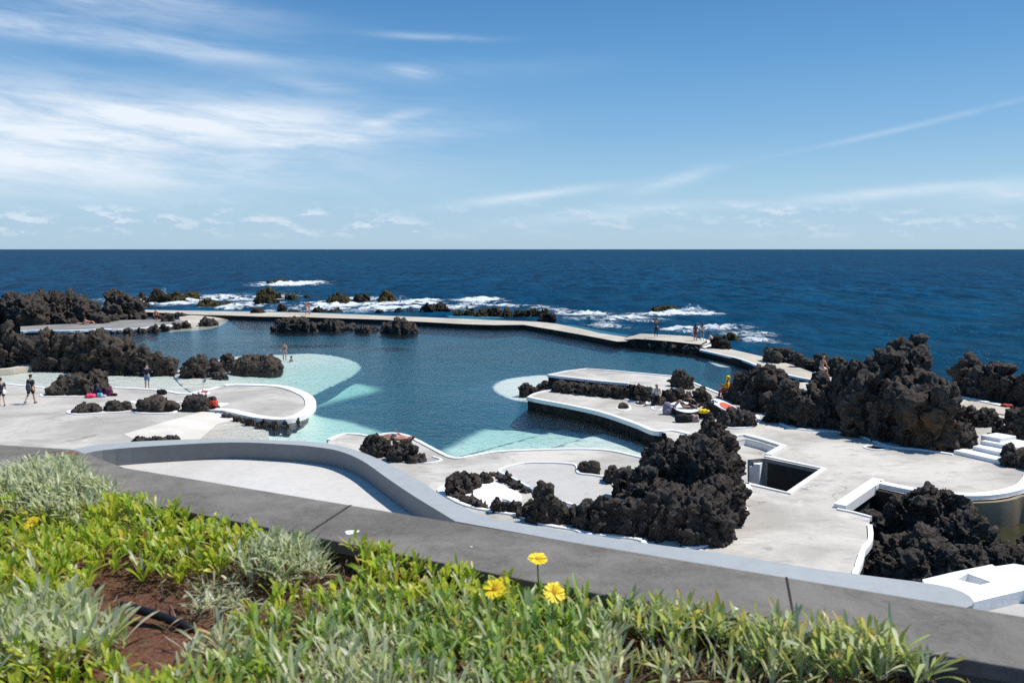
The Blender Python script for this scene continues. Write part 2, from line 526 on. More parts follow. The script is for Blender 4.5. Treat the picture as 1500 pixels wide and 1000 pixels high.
el = t.math('DIVIDE', sx.outputs[2], t.math('MAXIMUM', hor, 0.05))
front = t.ramp(sx.outputs[1], 0.2, 0.4)
cb = t.n('ShaderNodeCombineXYZ'); t.l(az, cb.inputs[0]); t.l(el, cb.inputs[1])
q = cb.outputs[0]
def A(px): return (px - 750) / FP
def E(py): return (365 - py) / FP
# streaky noise for the cirrus, sheared a little
shr = t.n('ShaderNodeCombineXYZ'); t.l(t.math('MULTIPLY', az, 2.0), shr.inputs[0])
t.l(t.math('MULTIPLY', t.math('ADD', el, t.math('MULTIPLY', az, 0.06)), 15.0), shr.inputs[1])
st1 = t.noise(shr.outputs[0], 1.5, 8, 0.62, 0.9)
st2 = t.noise(shr.outputs[0], 5.0, 7, 0.65, 0.7)
streak = t.math('ADD', t.math('MULTIPLY', st1, 0.62), t.math('MULTIPLY', st2, 0.38))
cover = None
#       px   py  halfw halfh slope(px/px) amount
wisps = [(60, 40, 300, 30, 0.08, .50), (300, 40, 120, 12, 0.06, .20), (130, 95, 260, 15, 0.05, .55), (310, 100, 120, 9, 0.06, .28), (70, 203, 380, 55, 0.02, .74), (340, 190, 240, 28, -0.03, .62),
         (520, 210, 170, 13, -0.08, .40), (575, 182, 42, 7, -0.22, .40), (650, 67, 75, 5, 0.02, .45), (612, 115, 32, 8, 0.1, .35), (470, 140, 60, 10, 0.1, .3),
         (80, 262, 380, 40, 0.0, .62), (780, 288, 110, 7, -0.12, .55), (985, 268, 60, 10, -0.25, .5), (1330, 205, 190, 4, -0.16, .22), (1270, 293, 190, 8, -0.06, .60),
         (1480, 295, 90, 12, -0.08, .55), (900, 312, 140, 10, -0.1, .35), (620, 115, 260, 20, -0.05, .10)]
for (px, py, w, h, sl, am) in wisps:
    dx = t.math('SUBTRACT', az, A(px))
    dy = t.math('ADD', t.math('SUBTRACT', el, E(py)), t.math('MULTIPLY', dx, sl))
    g = t.math('ADD', t.math('POWER', t.math('ABSOLUTE', t.math('DIVIDE', dx, w / FP)), 2.0), t.math('POWER', t.math('ABSOLUTE', t.math('DIVIDE', dy, h / FP)), 2.0))
    g = t.math('MULTIPLY', t.math('EXPONENT', t.math('MULTIPLY', g, -1.0)), am)
    cover = g if cover is None else t.math('ADD', cover, g)
cir = t.math('MULTIPLY', cover, t.math('ADD', 0.14, t.math('MULTIPLY', t.ramp(streak, 0.33, 0.64), 0.86)), clamp=True)
cir = t.math('ADD', cir, t.math('MULTIPLY', t.math('MULTIPLY', cover, cover), 0.25), clamp=True)
# low cumulus band
cq = t.scale(q, 7, 21, 1)
cu = t.noise(cq, 2.6, 7, 0.62, 0.0)
band = t.math('MULTIPLY', t.ramp(el, 0.008, 0.024), t.math('SUBTRACT', 1.0, t.ramp(el, 0.038, 0.060)))
grp = t.ramp(t.noise(t.scale(q, 2.2, 9, 1), 1.7, 3, 0.5), 0.38, 0.62)
cum = t.math('MULTIPLY', t.math('MULTIPLY', t.ramp(cu, 0.45, 0.64), band), t.math('ADD', .25, t.math('MULTIPLY', grp, .75)))
up = t.vmath('ADD', cq, None) if False else None
sh = t.n('ShaderNodeVectorMath', operation='ADD'); t.l(cq, sh.inputs[0]); sh.inputs[1].default_value = (0.03, 0.10, 0)
cu2 = t.noise(sh.outputs[0], 2.6, 7, 0.62, 0.0)
rim = t.ramp(t.math('SUBTRACT', cu, cu2), -0.02, 0.06)
# sky colour: warm the blue of the model a little towards the photographed blue
hsv = t.n('ShaderNodeHueSaturation'); hsv.inputs['Saturation'].default_value = 1.0
t.l(sky.outputs[0], hsv.inputs['Color'])
SKYS = 0.10
CW = 1 / SKYS
cr = t.n('ShaderNodeValToRGB')
t.l(t.math('MULTIPLY', el, 2.5, clamp=True), cr.inputs[0])
stops = [(-.01, (.43, .575, .725)), (.012, (.425, .575, .73)), (.068, (.345, .545, .735)), (.132, (.205, .42, .69)), (.212, (.105, .31, .61)), (.292, (.063, .222, .505)), (.40, (.045, .18, .44))]
e = cr.color_ramp.elements
while len(e) < len(stops): e.new(0.5)
for k, (pz, cc) in enumerate(stops):
    e[k].position = max(0, pz * 2.5); e[k].color = (*cc, 1)
skyc = t.mix(0.88, hsv.outputs[0], t.vmath('MULTIPLY', cr.outputs[0], (CW * .78, CW * .83, CW * .83)))
haze = t.math('MULTIPLY', t.math('SUBTRACT', 1.0, t.ramp(el, 0.0, 0.10)), 0.35)
c = skyc
c = t.mix(t.math('MULTIPLY', cir, front), c, (0.64 * CW, 0.70 * CW, 0.77 * CW))
ccol = t.mix(rim, (0.37 * CW, 0.47 * CW, 0.62 * CW), (0.68 * CW, 0.73 * CW, 0.80 * CW))
c = t.mix(t.math('MULTIPLY', t.math('MULTIPLY', cum, 0.48), front), c, ccol)
bg = t.n('ShaderNodeBackground'); t.l(c, bg.inputs['Color']); bg.inputs['Strength'].default_value = SKYS
t.out(bg.outputs[0])

sd = bpy.data.lights.new('sun', 'SUN'); sd.energy = 4.1; sd.angle = R(0.53); sd.color = (1.0, 0.95, 0.875)
so = bpy.data.objects.new('sun', sd); COL.objects.link(so)
sdir = Vector((math.sin(SUN_AZ) * math.cos(SUN_EL), math.cos(SUN_AZ) * math.cos(SUN_EL), math.sin(SUN_EL)))
so.rotation_euler = (-sdir).to_track_quat('-Z', 'Y').to_euler()
so.location = sdir * 60
SC.view_settings.view_transform = 'Standard'
SC.view_settings.look = 'None'
SC.view_settings.exposure = 0.37
SC.view_settings.gamma = 1.0
SC.cycles.max_bounces = 6
SC.cycles.transparent_max_bounces = 10
SC.cycles.caustics_reflective = False
SC.cycles.caustics_refractive = False
SC.cycles.use_denoising = False
SC.cycles.sample_clamp_direct = 1.6
SC.cycles.sample_clamp_indirect = 3.0

# ------------------------------------------------------------------ rocks
ICO = {}
def ico(n):
    if n not in ICO:
        bm = bmesh.new(); bmesh.ops.create_icosphere(bm, subdivisions=n, radius=1)
        bm.verts.ensure_lookup_table()
        ICO[n] = (np.array([v.co[:] for v in bm.verts]), np.array([[v.index for v in f.verts] for f in bm.faces]))
        bm.free()
    return ICO[n]

def islands(n, F):
    par = np.arange(n)
    while True:
        mn = par[F].min(1)
        new = par.copy()
        for k in range(4): np.minimum.at(new, F[:, k], mn)
        new = new[new]
        if (new == par).all(): return par
        par = new

def lumps_mesh(lumps, voxel):
    """lumps: (centre, radii, rotz, boxiness) -> one closed surface as numpy arrays"""
    v0, f0 = ico(3)
    VV, FF, off = [], [], 0
    for c, r, rz, bx in lumps:
        v = np.sign(v0) * np.abs(v0) ** bx
        v = v * np.array(r)
        cs, sn = math.cos(rz), math.sin(rz)
        v = np.stack([v[:, 0] * cs - v[:, 1] * sn, v[:, 0] * sn + v[:, 1] * cs, v[:, 2]], 1)
        if bx < 0.6:
            m = np.array(Matrix.Rotation(math.sin(rz * 9.1) * 0.7, 3, 'X') @ Matrix.Rotation(math.cos(rz * 5.3) * 0.7, 3, 'Y'))
            v = v @ m.T
        v = v + np.array(c)
        VV.append(v); FF.append(f0 + off); off += len(v)
    me = np_mesh('tmp', np.concatenate(VV), np.concatenate(FF))
    ob = bpy.data.objects.new('tmp', me); COL.objects.link(ob)
    md = ob.modifiers.new('r', 'REMESH'); md.mode = 'VOXEL'; md.voxel_size = voxel; md.adaptivity = 0
    dg = bpy.context.evaluated_depsgraph_get(); dg.update()
    ev = ob.evaluated_get(dg); m2 = ev.to_mesh()
    n = len(m2.vertices)
    V = np.empty(n * 3, np.float32); m2.vertices.foreach_get('co', V); V = V.reshape(-1, 3).astype(float)
    N = np.empty(n * 3, np.float32); m2.vertices.foreach_get('normal', N); N = N.reshape(-1, 3).astype(float)
    F = [tuple(p.vertices) for p in m2.polygons]
    ev.to_mesh_clear()
    bpy.data.objects.remove(ob); bpy.data.meshes.remove(me)
    return V, N, F

def lump(px, pyb, pyt, w, z=0.0, dr=0.8, sink=0.15):
    """an ellipsoid whose foot stands at the picture's (px, pyb) on height z and whose top reaches pyt"""
    b = W(px, pyb, z)
    rx = 0.5 * w / FP * math.hypot(b.y, 0)
    ry = rx * dr
    Y = b.y + ry * 0.8
    rx = 0.5 * w / FP * Y
    top = zat(pyt, Y)
    h = max(0.12, (top - z) * 0.9)
    rx *= 0.94; ry *= 0.94
    return ((b.x * Y / b.y, Y, z - h * sink), (rx, ry, h * (1 + sink)), random.uniform(-0.4, 0.4), random.uniform(0.62, 0.92))

def rock(label, lumps, voxel=0.1, name='lava_rock', cat='rock', group=None, mat='rock', kids=5, amp=1.0, cell=1.0, tint=None, tintcol=(0.10, 0.11, 0.02), parent=None, zcut=None, tintfn=None):
    L = list(lumps)
    for c, r, rz, bx in lumps:
        for k in range(int(kids * 0.34)):
            th = random.uniform(0, 2 * math.pi); ph = random.uniform(0.05, 1.25)
            s = random.uniform(0.25, 0.55)
            rr = min(r[0], r[2] * 1.1) * s
            cc = (c[0] + r[0] * 0.82 * math.cos(th) * math.cos(ph), c[1] + r[1] * 0.82 * math.sin(th) * math.cos(ph), c[2] + r[2] * 0.8 * math.sin(ph))
            L.append((cc, (rr * random.uniform(.7, 1.2), rr * random.uniform(.7, 1.2), rr * random.uniform(.8, 1.5)), random.uniform(0, 3), random.uniform(.5, .59)))
    for i in range(len(lumps) - 1):
        (c0, r0, _, _), (c1_, r1_, _, _) = lumps[i], lumps[i + 1]
        d = math.dist(c0[:2], c1_[:2])
        if d < 2.4 * (r0[0] + r1_[0]):
            hh = 0.45 * min(r0[2], r1_[2])
            an = math.atan2(c1_[1] - c0[1], c1_[0] - c0[0])
            L.append((((c0[0] + c1_[0]) / 2, (c0[1] + c1_[1]) / 2, min(c0[2], c1_[2])), (d * 0.6, 0.55 * min(r0[1], r1_[1]), hh), an, 0.8))
    for attempt in range(5):
        V, N, F = lumps_mesh(L, voxel * 0.62)
        F = np.array(F)
        par = islands(len(V), F)
        ids_, cnt = np.unique(par[F[:, 0]], return_counts=True)
        if cnt.max() > 0.88 * cnt.sum(): break
        L = [(c, (r[0] * 1.03, r[1] * 1.15, r[2]), rz, bx) for c, r, rz, bx in L]
    size = float(np.mean([min(l[1][0], l[1][2]) for l in lumps]))
    off = RNG.uniform(0, 90, 3)
    P = V + off
    sz = min(1.5, max(0.28, size))
    k1 = 1.0 / (sz * cell)                       # main blocks about the size of a lump
    def vn(f, a):
        return np.stack([fbm(P * f + 5, 2), fbm(P * f + 31, 2), fbm(P * f + 57, 2)], 1) * a / f
    big = fbm(P * k1 * 0.9, 3)
    q1 = (P + vn(k1 * 1.7, 0.5)) * k1 * 1.25 * np.array([1, 1, 0.55])
    f1, f2, c1, t1 = worley(q1, True)
    q2 = (P + vn(k1 * 3.5, 0.5)) * k1 * 3.1 * np.array([1, 1, 0.6])
    g1, g2, c2, t2 = worley(q2, True)
    q3 = (P + vn(k1 * 8, 0.4)) * k1 * 7.0
    h1, h2, c3, t3 = worley(q3, True)
    cr = np.clip((f2 - f1) / 0.16, 0, 1); cr2 = np.clip((g2 - g1) / 0.2, 0, 1)
    r1 = 1 - np.abs(pn(P * k1 * 2.2 + 3)) * 2.2
    r2 = 1 - np.abs(pn(P * k1 * 5.1 + 7)) * 2.2
    r3 = 1 - np.abs(pn(P * k1 * 11.0 + 2)) * 2.2
    dsp = 0.18 * big + 0.24 * (c1 - 0.5) * cr + 0.50 * t1 + 0.15 * (f1 - 0.45) - 0.09 * (1 - cr) + 0.06 * (c2 - 0.5) * cr2 + 0.11 * t2 + 0.07 * (g1 - 0.45) + 0.02 * t3 + 0.022 * (h1 - 0.45) + 0.09 * (r1 - .3) + 0.04 * (r2 - .3) + 0.016 * (r3 - .3)
    fine = fbm(P * max(k1 * 14, 5.0), 3) * 0.014 + fbm(P * 1.1, 3) * 0.03
    V = V + N * ((dsp + fine) * amp * sz)[:, None]
    V[:, :2] += (vn(k1 * 2.5, 0.10) * sz)[:, :2] * 0.6
    base = np.array([np.mean([l[0][0] for l in lumps]), np.mean([l[0][1] for l in lumps]), min(l[0][2] for l in lumps)])
    if zcut is None: zcut = min(l[0][2] for l in lumps) - 0.05
    keep = V[:, 2] > zcut - 0.3
    F = np.array(F)
    F = F[keep[F].any(1)]
    F = np.array(F)
    # keep one connected body
    par = islands(len(V), F)
    ids_, cnt = np.unique(par[F[:, 0]], return_counts=True)
    F = F[par[F[:, 0]] == ids_[cnt.argmax()]]
    used = np.zeros(len(V), bool)
    used[F.ravel()] = True
    idx = np.cumsum(used) - 1
    V = V[used]
    F = idx[F]
    fi = np.asarray(f1)[used]
    base[2] = zcut
    Wd = V.copy()
    V = V - base
    me = np_mesh(name, V, F)
    if tintfn is not None:
        fattr(me, 'tint', tintfn(Wd))
    elif tint:
        fattr(me, 'tint', np.full(len(V), tint))
    if tint or tintfn is not None:
        a = me.attributes.new('tintcol', 'FLOAT_COLOR', 'POINT')
        a.data.foreach_set('color', np.tile(np.array([*tintcol, 1], np.float32), len(V)))
    o = bpy.data.objects.new(name, me); COL.objects.link(o)
    me.materials.append(M[mat])
    if parent:
        o.parent = parent
        o.location = Vector(base) - parent.location
    else:
        o.location = base
        tag(o, label, cat, group)
    return o

def RL(spec, z, **k):
    return [lump(*s, z=z, **k) for s in spec]

ZL = -0.4       # left deck
ZP = -0.6       # pool water
ZS = -1.2       # sea
SEA_G = 'rocks awash in the surf beyond the sea wall'
POOL_G = 'rocks standing in the pool'
DECK_G = 'lava rocks set into the paving'
SHORE_G = 'lava ridges along the shore'
# left shore
rock('long tall black lava ridge at the far left, against the open sea', RL([(10, 476, 440, 70), (40, 478, 430, 60), (70, 474, 424, 66), (105, 472, 429, 60), (130, 470, 438, 40), (146, 462, 442, 28), (-45, 480, 432, 90), (25, 470, 434, 60)], ZL), 0.22, name='lava_ridge', group=SHORE_G, cell=0.7)
rock('peaked dark lava crag at the right end of the far left ridge', RL([(172, 466, 423, 40), (196, 468, 438, 36), (165, 470, 442, 30), (184, 468, 430, 30)], ZL), 0.17, name='lava_crag', group=SHORE_G, cell=0.75)
rock('low dark boulders at the foot of the peaked crag, beside the small grey terrace', RL([(145, 475, 458, 26), (160, 472, 459, 20)], ZL), 0.12, group=SHORE_G)
rock('broad knobbly brown-black lava ridge between the left paddling pool and the small terrace', RL([(10, 536, 489, 70), (45, 537, 493, 60), (85, 541, 487, 60), (120, 542, 487, 55), (148, 543, 484, 46), (180, 546, 494, 56), (210, 547, 511, 48), (236, 548, 520, 38), (250, 548, 533, 22), (75, 542, 509, 40), (-45, 536, 487, 80)], ZP), 0.15, name='lava_ridge', mat='rock_brown', group=SHORE_G, cell=0.7, kids=7)
# rocks in the pool
rock('squarish dark boulder in the pool just right of the left ridge', RL([(290, 552, 519, 44), (311, 550, 523, 24)], ZP), 0.09, group=POOL_G)
rock('small upright boulder between the squarish boulder and the smooth dome', RL([(332, 541, 516, 26)], ZP), 0.08, group=POOL_G)
rock('flat little rock lying in front of the squarish pool boulder', RL([(322, 553, 544, 22)], ZP), 0.06, group=POOL_G)
rock('smooth rounded dome of grey-brown rock beside the woman wading', RL([(376, 545, 518, 74), (356, 545, 525, 40)], ZP), 0.08, group=POOL_G, mat='rock_brown', kids=1, amp=0.5, cell=0.7)
rock('long low knobbly rock in the far pool near the sea wall, leftmost of three there', RL([(430, 485, 464, 52), (406, 485, 476, 20), (452, 485, 470, 28), (484, 484, 469, 42), (506, 483, 475, 24), (418, 485, 468, 24)], ZP), 0.14, group=POOL_G, cell=0.8)
rock('small low rock between the two larger rocks in the far pool', RL([(531, 487, 477, 24), (546, 484, 479, 20)], ZP), 0.11, group=POOL_G)
rock('pyramid shaped rock in the far pool close under the sea wall', RL([(583, 488, 464, 30), (600, 487, 473, 24), (568, 487, 474, 20), (586, 488, 470, 50)], ZP), 0.13, group=POOL_G, cell=0.8)
rock('short dark rock on the pale sand spit at the end of the small terrace', RL([(306, 476, 467, 20), (315, 479, 472, 12)], ZP + 0.1), 0.1)
# left deck
rock('large humped dark rock on the left deck with colourful bags at its foot', RL([(120, 578, 549, 74), (146, 577, 553, 40), (84, 579, 562, 40)], ZL), 0.08, group=DECK_G, mat='rock_brown', kids=4, amp=0.75)
rock('low flattish rock on the left deck, left of a similar one', RL([(128, 605, 591, 42), (116, 606, 597, 22)], ZL), 0.06, group=DECK_G, amp=0.8)
rock('low wedge of rock on the left deck between the flattish rock and the round one', RL([(172, 602, 589, 40), (184, 601, 587, 18)], ZL), 0.06, group=DECK_G, amp=0.8)
rock('round rough boulder on the left deck below the black bag', RL([(228, 604, 581, 50), (246, 603, 589, 24), (214, 604, 588, 24)], ZL), 0.07, group=DECK_G, amp=0.8, mat='rock_brown')
lifebuoy_rock = rock('dark boulder on the left deck carrying the lifebuoy', RL([(290, 603, 575, 38), (308, 599, 582, 24), (278, 602, 584, 22)], ZL), 0.07, group=DECK_G, amp=0.7, kids=3)
rock('row of three low black stones beside the white ramp, at the parapet', RL([(208, 648, 640, 28), (232, 648, 639, 28), (254, 646, 638, 20)], ZL), 0.06, group=DECK_G, amp=0.8)
# small terrace, far left
rock('squat brown rock on the small grey terrace behind the man in red shorts', RL([(247, 471, 459, 20), (243, 471, 462, 12)], -0.3), 0.1)
rock('low black rocks lining the far side of the small terrace', RL([(262, 464, 458, 18), (232, 465, 460, 14), (272, 463, 459, 8)], -0.3), 0.1)
# surf rocks
for lab, sp, tn in [
    ('low rock awash at the foot of the crag, leftmost in the surf', [(205, 443, 433, 26), (216, 445, 437, 20)], 0.2),
    ('dark jagged rock with white spray bursting behind it', [(231, 446, 423, 26), (240, 446, 432, 20)], 0.0),
    ('low brown rock right of the jagged rock with spray', [(254, 443, 428, 30), (266, 445, 437, 22)], 0.6),
    ('rounded green-topped rock in the left surf', [(281, 442, 428, 22), (273, 440, 432, 14)], 0.8),
    ('split brown rock in the left surf behind the sand spit', [(305, 451, 437, 26), (298, 452, 445, 20)], 0.7),
    ('flat greenish rock barely above the left surf', [(332, 449, 443, 20)], 0.7),
    ('small dark rock in the surf at the left edge of the wall', [(213, 453, 445, 22)], 0.0),
    ('dark rock lying on the sea wall, left of the couple', [(379, 460, 451, 22)], 0.0),
    ('black rock with a long low tail just behind the sea wall', [(413, 457, 445, 15), (430, 458, 454, 20)], 0.0),
    ('green tufted rock standing behind a bigger dark rock in the surf', [(391, 440, 422, 22)], 0.9),
    ('big dark rock in the surf in front of the tufted one', [(387, 448, 431, 24), (400, 447, 437, 14)], 0.3),
    ('small mossy rock right of the big dark surf rock', [(408, 440, 429, 16)], 0.8),
    ('humped brown rock in the mid surf above the couple', [(427, 442, 431, 22)], 0.6),
    ('small pointed dark rock right of the couple, in the surf', [(450, 439, 431, 11)], 0.2),
    ('broad brown rock in the mid surf with foam all round', [(497, 448, 434, 30), (508, 452, 441, 18), (488, 447, 438, 14)], 0.6),
    ('dark ridged rock between the broad brown and the cone shaped ones', [(529, 445, 432, 24), (520, 445, 438, 14)], 0.2),
    ('cone shaped greenish rock in the surf', [(566, 445, 426, 18), (560, 446, 436, 18), (573, 445, 434, 14)], 0.7),
    ('flat brown rock right of the cone shaped one', [(612, 447, 442, 18)], 0.7),
    ('big black rounded rock close behind the sea wall', [(640, 461, 444, 34), (626, 461, 451, 20), (654, 461, 449, 18)], 0.0),
    ('small dark stone beside the wall, left of two others', [(556, 460, 453, 13)], 0.1),
    ('small black stone beside the wall between two others', [(584, 460, 451, 13)], 0.0),
    ('low dark stone beside the wall nearest the big black rock', [(602, 459, 453, 15)], 0.1),
    ('dark stones behind the wall right of the couple', [(466, 459, 450, 16), (474, 459, 454, 12)], 0.0),
    ('low dark rock behind the wall below the broad brown rock', [(489, 459, 454, 24), (494, 458, 452, 10)], 0.0),
    ('lone flat green rock farthest out with a white breaker', [(411, 416, 409, 24), (400, 417, 413, 16)], 0.8),
    ('tiny flat rock in the far breaker, right of the green one', [(484, 417, 414, 12)], 0.5),
    ('long row of spiky green-brown rocks along the middle of the wall', [(686, 465, 453, 22), (706, 466, 453, 24), (726, 466, 452, 24), (742, 467, 451, 20), (762, 467, 453, 24), (782, 468, 452, 24), (674, 465, 456, 16), (795, 468, 452, 14)], 0.45),
    ('black block of rock at the right end of the green-brown row', [(800, 476, 457, 24), (806, 476, 462, 16)], 0.0),
    ('flat dark rock in the foam right of the wall', [(856, 466, 463, 14)], 0.1),
    ('low brown rock far out with a wave bursting beside it', [(975, 456, 448, 26), (962, 456, 451, 14), (986, 455, 448, 12)], 0.7),
    ('dark rock beside the crouching person at the end of the jetty', [(1052, 513, 490, 18), (1062, 514, 498, 18)], 0.0),
    ('mossy rock in the foam behind the jetty end', [(1071, 503, 491, 24), (1080, 503, 496, 12)], 0.95)]:
    zz = -0.25 if ('lying on' in lab or 'crouching' in lab) else ZS
    rock(lab, RL(sp, zz, dr=1.0), 0.17 if sp[0][1] < 462 else 0.12, group=SEA_G, mat='rock_wet', tint=tn, kids=5, amp=1.15, tintcol=(0.11, 0.095, 0.022))
# right shore
rock('dark stump of rock beside the path at the right end of the pool', RL([(1140, 533, 505, 44), (1128, 531, 505, 22), (1155, 533, 514, 24)], -0.2), 0.12, group=SHORE_G)
rock('low rocks behind the seated person on the right, by the sea', RL([(1180, 540, 522, 30), (1205, 543, 516, 20), (1228, 546, 520, 30), (1197, 538, 514, 12)], -0.2), 0.12, group=SHORE_G)
_oc = W(1372, 640, 0.9)
def ochre(P):
    q = (P - np.array([_oc.x, _oc.y - 0.3, 0.9])) / np.array([1.5, 3.0, 1.2])
    return np.clip(1.35 - np.linalg.norm(q, axis=1), 0, 1)
rock('huge craggy black lava outcrop with an ochre patch, towering over the right deck', RL([(1100, 592, 533, 60), (1122, 604, 534, 60), (1158, 622, 554, 60), (1192, 627, 558, 60), (1225, 628, 545, 60), (1262, 640, 548, 60), (1298, 646, 548, 60), (1338, 655, 565, 70), (1378, 660, 552, 56), (1405, 660, 602, 50), (1080, 578, 545, 24)], 0.0)
     + RL([(1300, 640, 500, 70), (1318, 628, 486, 60), (1335, 618, 472, 40), (1345, 626, 506, 46), (1282, 636, 506, 56), (1256, 632, 520, 56), (1232, 628, 526, 48), (1372, 632, 545, 50), (1200, 622, 540, 50), (1340, 640, 540, 60)], 0.0, dr=1.1), 0.10, name='lava_outcrop', group=SHORE_G, cell=1.15, kids=7, amp=1.1, tintfn=ochre, tintcol=(0.20, 0.115, 0.05))
rock('tall dark rock mass at the far right edge, by the open sea', RL([(1413, 584, 515, 46), (1448, 590, 527, 66), (1485, 594, 543, 50), (1525, 602, 537, 60), (1560, 610, 545, 60)], -0.1), 0.13, name='lava_crag', group=SHORE_G, kids=7)
rock('small boulder against the right flank of the outcrop, above the steps', RL([(1418, 617, 594, 28)], 0.1), 0.09, group=SHORE_G)
rock('cracked low boulder between the outcrop and the white steps', RL([(1443, 622, 600, 42), (1432, 622, 606, 20)], 0.1), 0.08, group=SHORE_G)
rock('dark rocks heaped right of the white steps', RL([(1496, 650, 592, 56), (1466, 640, 617, 28), (1475, 652, 632, 26), (1530, 652, 600, 60)], 0.1), 0.08, group=SHORE_G)
rock('rough boulder at the right end of the lowest white step', RL([(1492, 684, 654, 46), (1520, 690, 655, 50)], 0.0), 0.07, group=SHORE_G)
# centre deck
rock('double lava boulder beside the sunbather on the near deck', RL([(549, 670, 636, 40), (560, 668, 645, 26), (590, 676, 642, 38), (612, 678, 662, 28)], 0.0), 0.06, group=DECK_G, amp=0.9)
rock('rounded lava boulder at the left end of the white patch', RL([(672, 726, 691, 42), (688, 718, 689, 34), (712, 707, 694, 16)], 0.0), 0.05, group=DECK_G)
rock('low curb of black stones along the near edge of the white patch', RL([(668, 729, 722, 22), (686, 737, 727, 26), (704, 745, 736, 24)], 0.0), 0.045, group=DECK_G)
rock('knob of black rock at the near right corner of the white patch', RL([(730, 751, 723, 20), (744, 751, 735, 22), (758, 752, 733, 18)], 0.0), 0.045, group=DECK_G)
rock('thin line of dark stones between white patch and pale terrace', RL([(724, 697, 690, 16), (740, 707, 696, 22), (758, 716, 705, 22), (772, 722, 712, 18)], 0.0), 0.045, group=DECK_G)
rock('small egg shaped stone at the boulders by the white patch', RL([(712, 709, 695, 16)], 0.0), 0.045, group=DECK_G)
rock('pointed spire of dark rock on the near deck', RL([(796, 765, 697, 34), (798, 768, 716, 52), (815, 768, 728, 36), (776, 758, 730, 36)], 0.0), 0.055, group=DECK_G, kids=4, amp=0.85)
rock('long mound of lava between the spire and the great boulder', RL([(835, 768, 741, 32), (862, 775, 731, 50), (890, 781, 726, 60), (926, 786, 728, 54)], 0.0), 0.055, group=DECK_G, kids=6)
rock('single brown stone on the pale terrace', RL([(858, 692, 674, 26), (868, 692, 675, 22)], 0.1), 0.045, group=DECK_G, mat='rock_brown', kids=2, amp=0.6)
rock('upright dark stone between the brown stone and the great boulder', RL([(897, 708, 682, 22), (884, 690, 684, 12)], 0.1), 0.045, group=DECK_G, kids=3)
rock('great black lava boulder in the middle of the near deck', RL([(980, 740, 640, 80), (1018, 742, 634, 96), (1056, 740, 654, 62), (985, 786, 710, 90), (1024, 793, 716, 96), (1058, 770, 698, 52), (952, 764, 700, 56), (916, 736, 686, 34), (936, 750, 686, 40), (945, 755, 680, 40)], 0.0), 0.06, name='lava_outcrop', group=DECK_G, kids=9, amp=0.9, cell=0.8)
rock('knobbly reddish-black lava stack behind the great boulder', RL([(1045, 672, 609, 50), (1060, 678, 634, 40), (1026, 668, 634, 30), (1036, 662, 600, 24)], 0.0), 0.06, group=DECK_G, kids=9, tint=0.35, tintcol=(0.06, 0.028, 0.022))
rock('flat-topped lava boulder on the deck beside the orange board', RL([(1078, 624, 599, 56), (1092, 623, 605, 30)], 0.0), 0.06, group=DECK_G, kids=4, amp=0.8)
rock('leaning spike of lava left of the orange board', RL([(1046, 612, 584, 26), (1038, 612, 592, 22)], 0.0), 0.05, group=DECK_G)
rock('brown cone of rock standing on the raised platform', RL([(996, 565, 541, 26), (1004, 566, 549, 22), (985, 561, 555, 10)], 0.55), 0.06, group=DECK_G, mat='rock_brown', kids=4)
rock('dark boulder right of the seated man in the white shirt', RL([(989, 589, 566, 30), (1006, 588, 575, 18)], 0.0), 0.06, group=DECK_G)
rock('tall dark cone of lava behind the sunbathers', RL([(1026, 594, 565, 26), (1028, 594, 575, 34)], 0.0), 0.06, group=DECK_G)
rock('dark rock at the tip of the raised platform, in the pale shallows', RL([(772, 578, 560, 24), (782, 578, 565, 14)], ZP), 0.06, group=POOL_G)
rock('brown rock at the tip of the raised platform, next to the dark one', RL([(797, 576, 560, 26), (808, 575, 562, 18)], ZP), 0.06, group=POOL_G, mat='rock_brown')
rock('lava boulder left of the seated man in the white shirt', RL([(943, 588, 563, 32), (930, 584, 563, 22)], 0.0), 0.06, group=DECK_G)
rock('little flat stone ringed in white on the low platform', RL([(913, 598, 589, 16)], 0.0), 0.04, group=DECK_G, kids=2, amp=0.6)
rock('flat sliver of stone near the seated man', RL([(938, 592, 588, 16)], 0.0), 0.04, group=DECK_G, kids=1, amp=0.5)
# bay
rock('big black lava pile in the walled bay at the right', RL([(1286, 800, 750, 30), (1278, 838, 797, 46), (1318, 840, 782, 60), (1350, 848, 770, 60), (1350, 805, 702, 62), (1385, 805, 709, 50), (1316, 803, 724, 54), (1410, 830, 748, 66), (1442, 832, 778, 50), (1320, 800, 738, 50), (1290, 872, 815, 50), (1330, 878, 806, 60), (1372, 872, 786, 60), (1420, 866, 800, 60), (1462, 856, 800, 50), (1350, 812, 716, 44)], -1.4), 0.06, name='lava_outcrop', group=SHORE_G, kids=16, amp=1.15)
rock('dark low rocks right of the lava pile in the bay', RL([(1472, 812, 796, 40), (1510, 812, 780, 40), (1490, 826, 800, 44), (1535, 830, 786, 50)], -1.05), 0.07, group=SHORE_G)
# ------------------------------------------------------------------ the sea, the pool and the decks
def struct(name, me, mats, parent=None):
    o = link(name, me, mats, parent)
    if not parent: o['kind'] = 'structure'
    return o

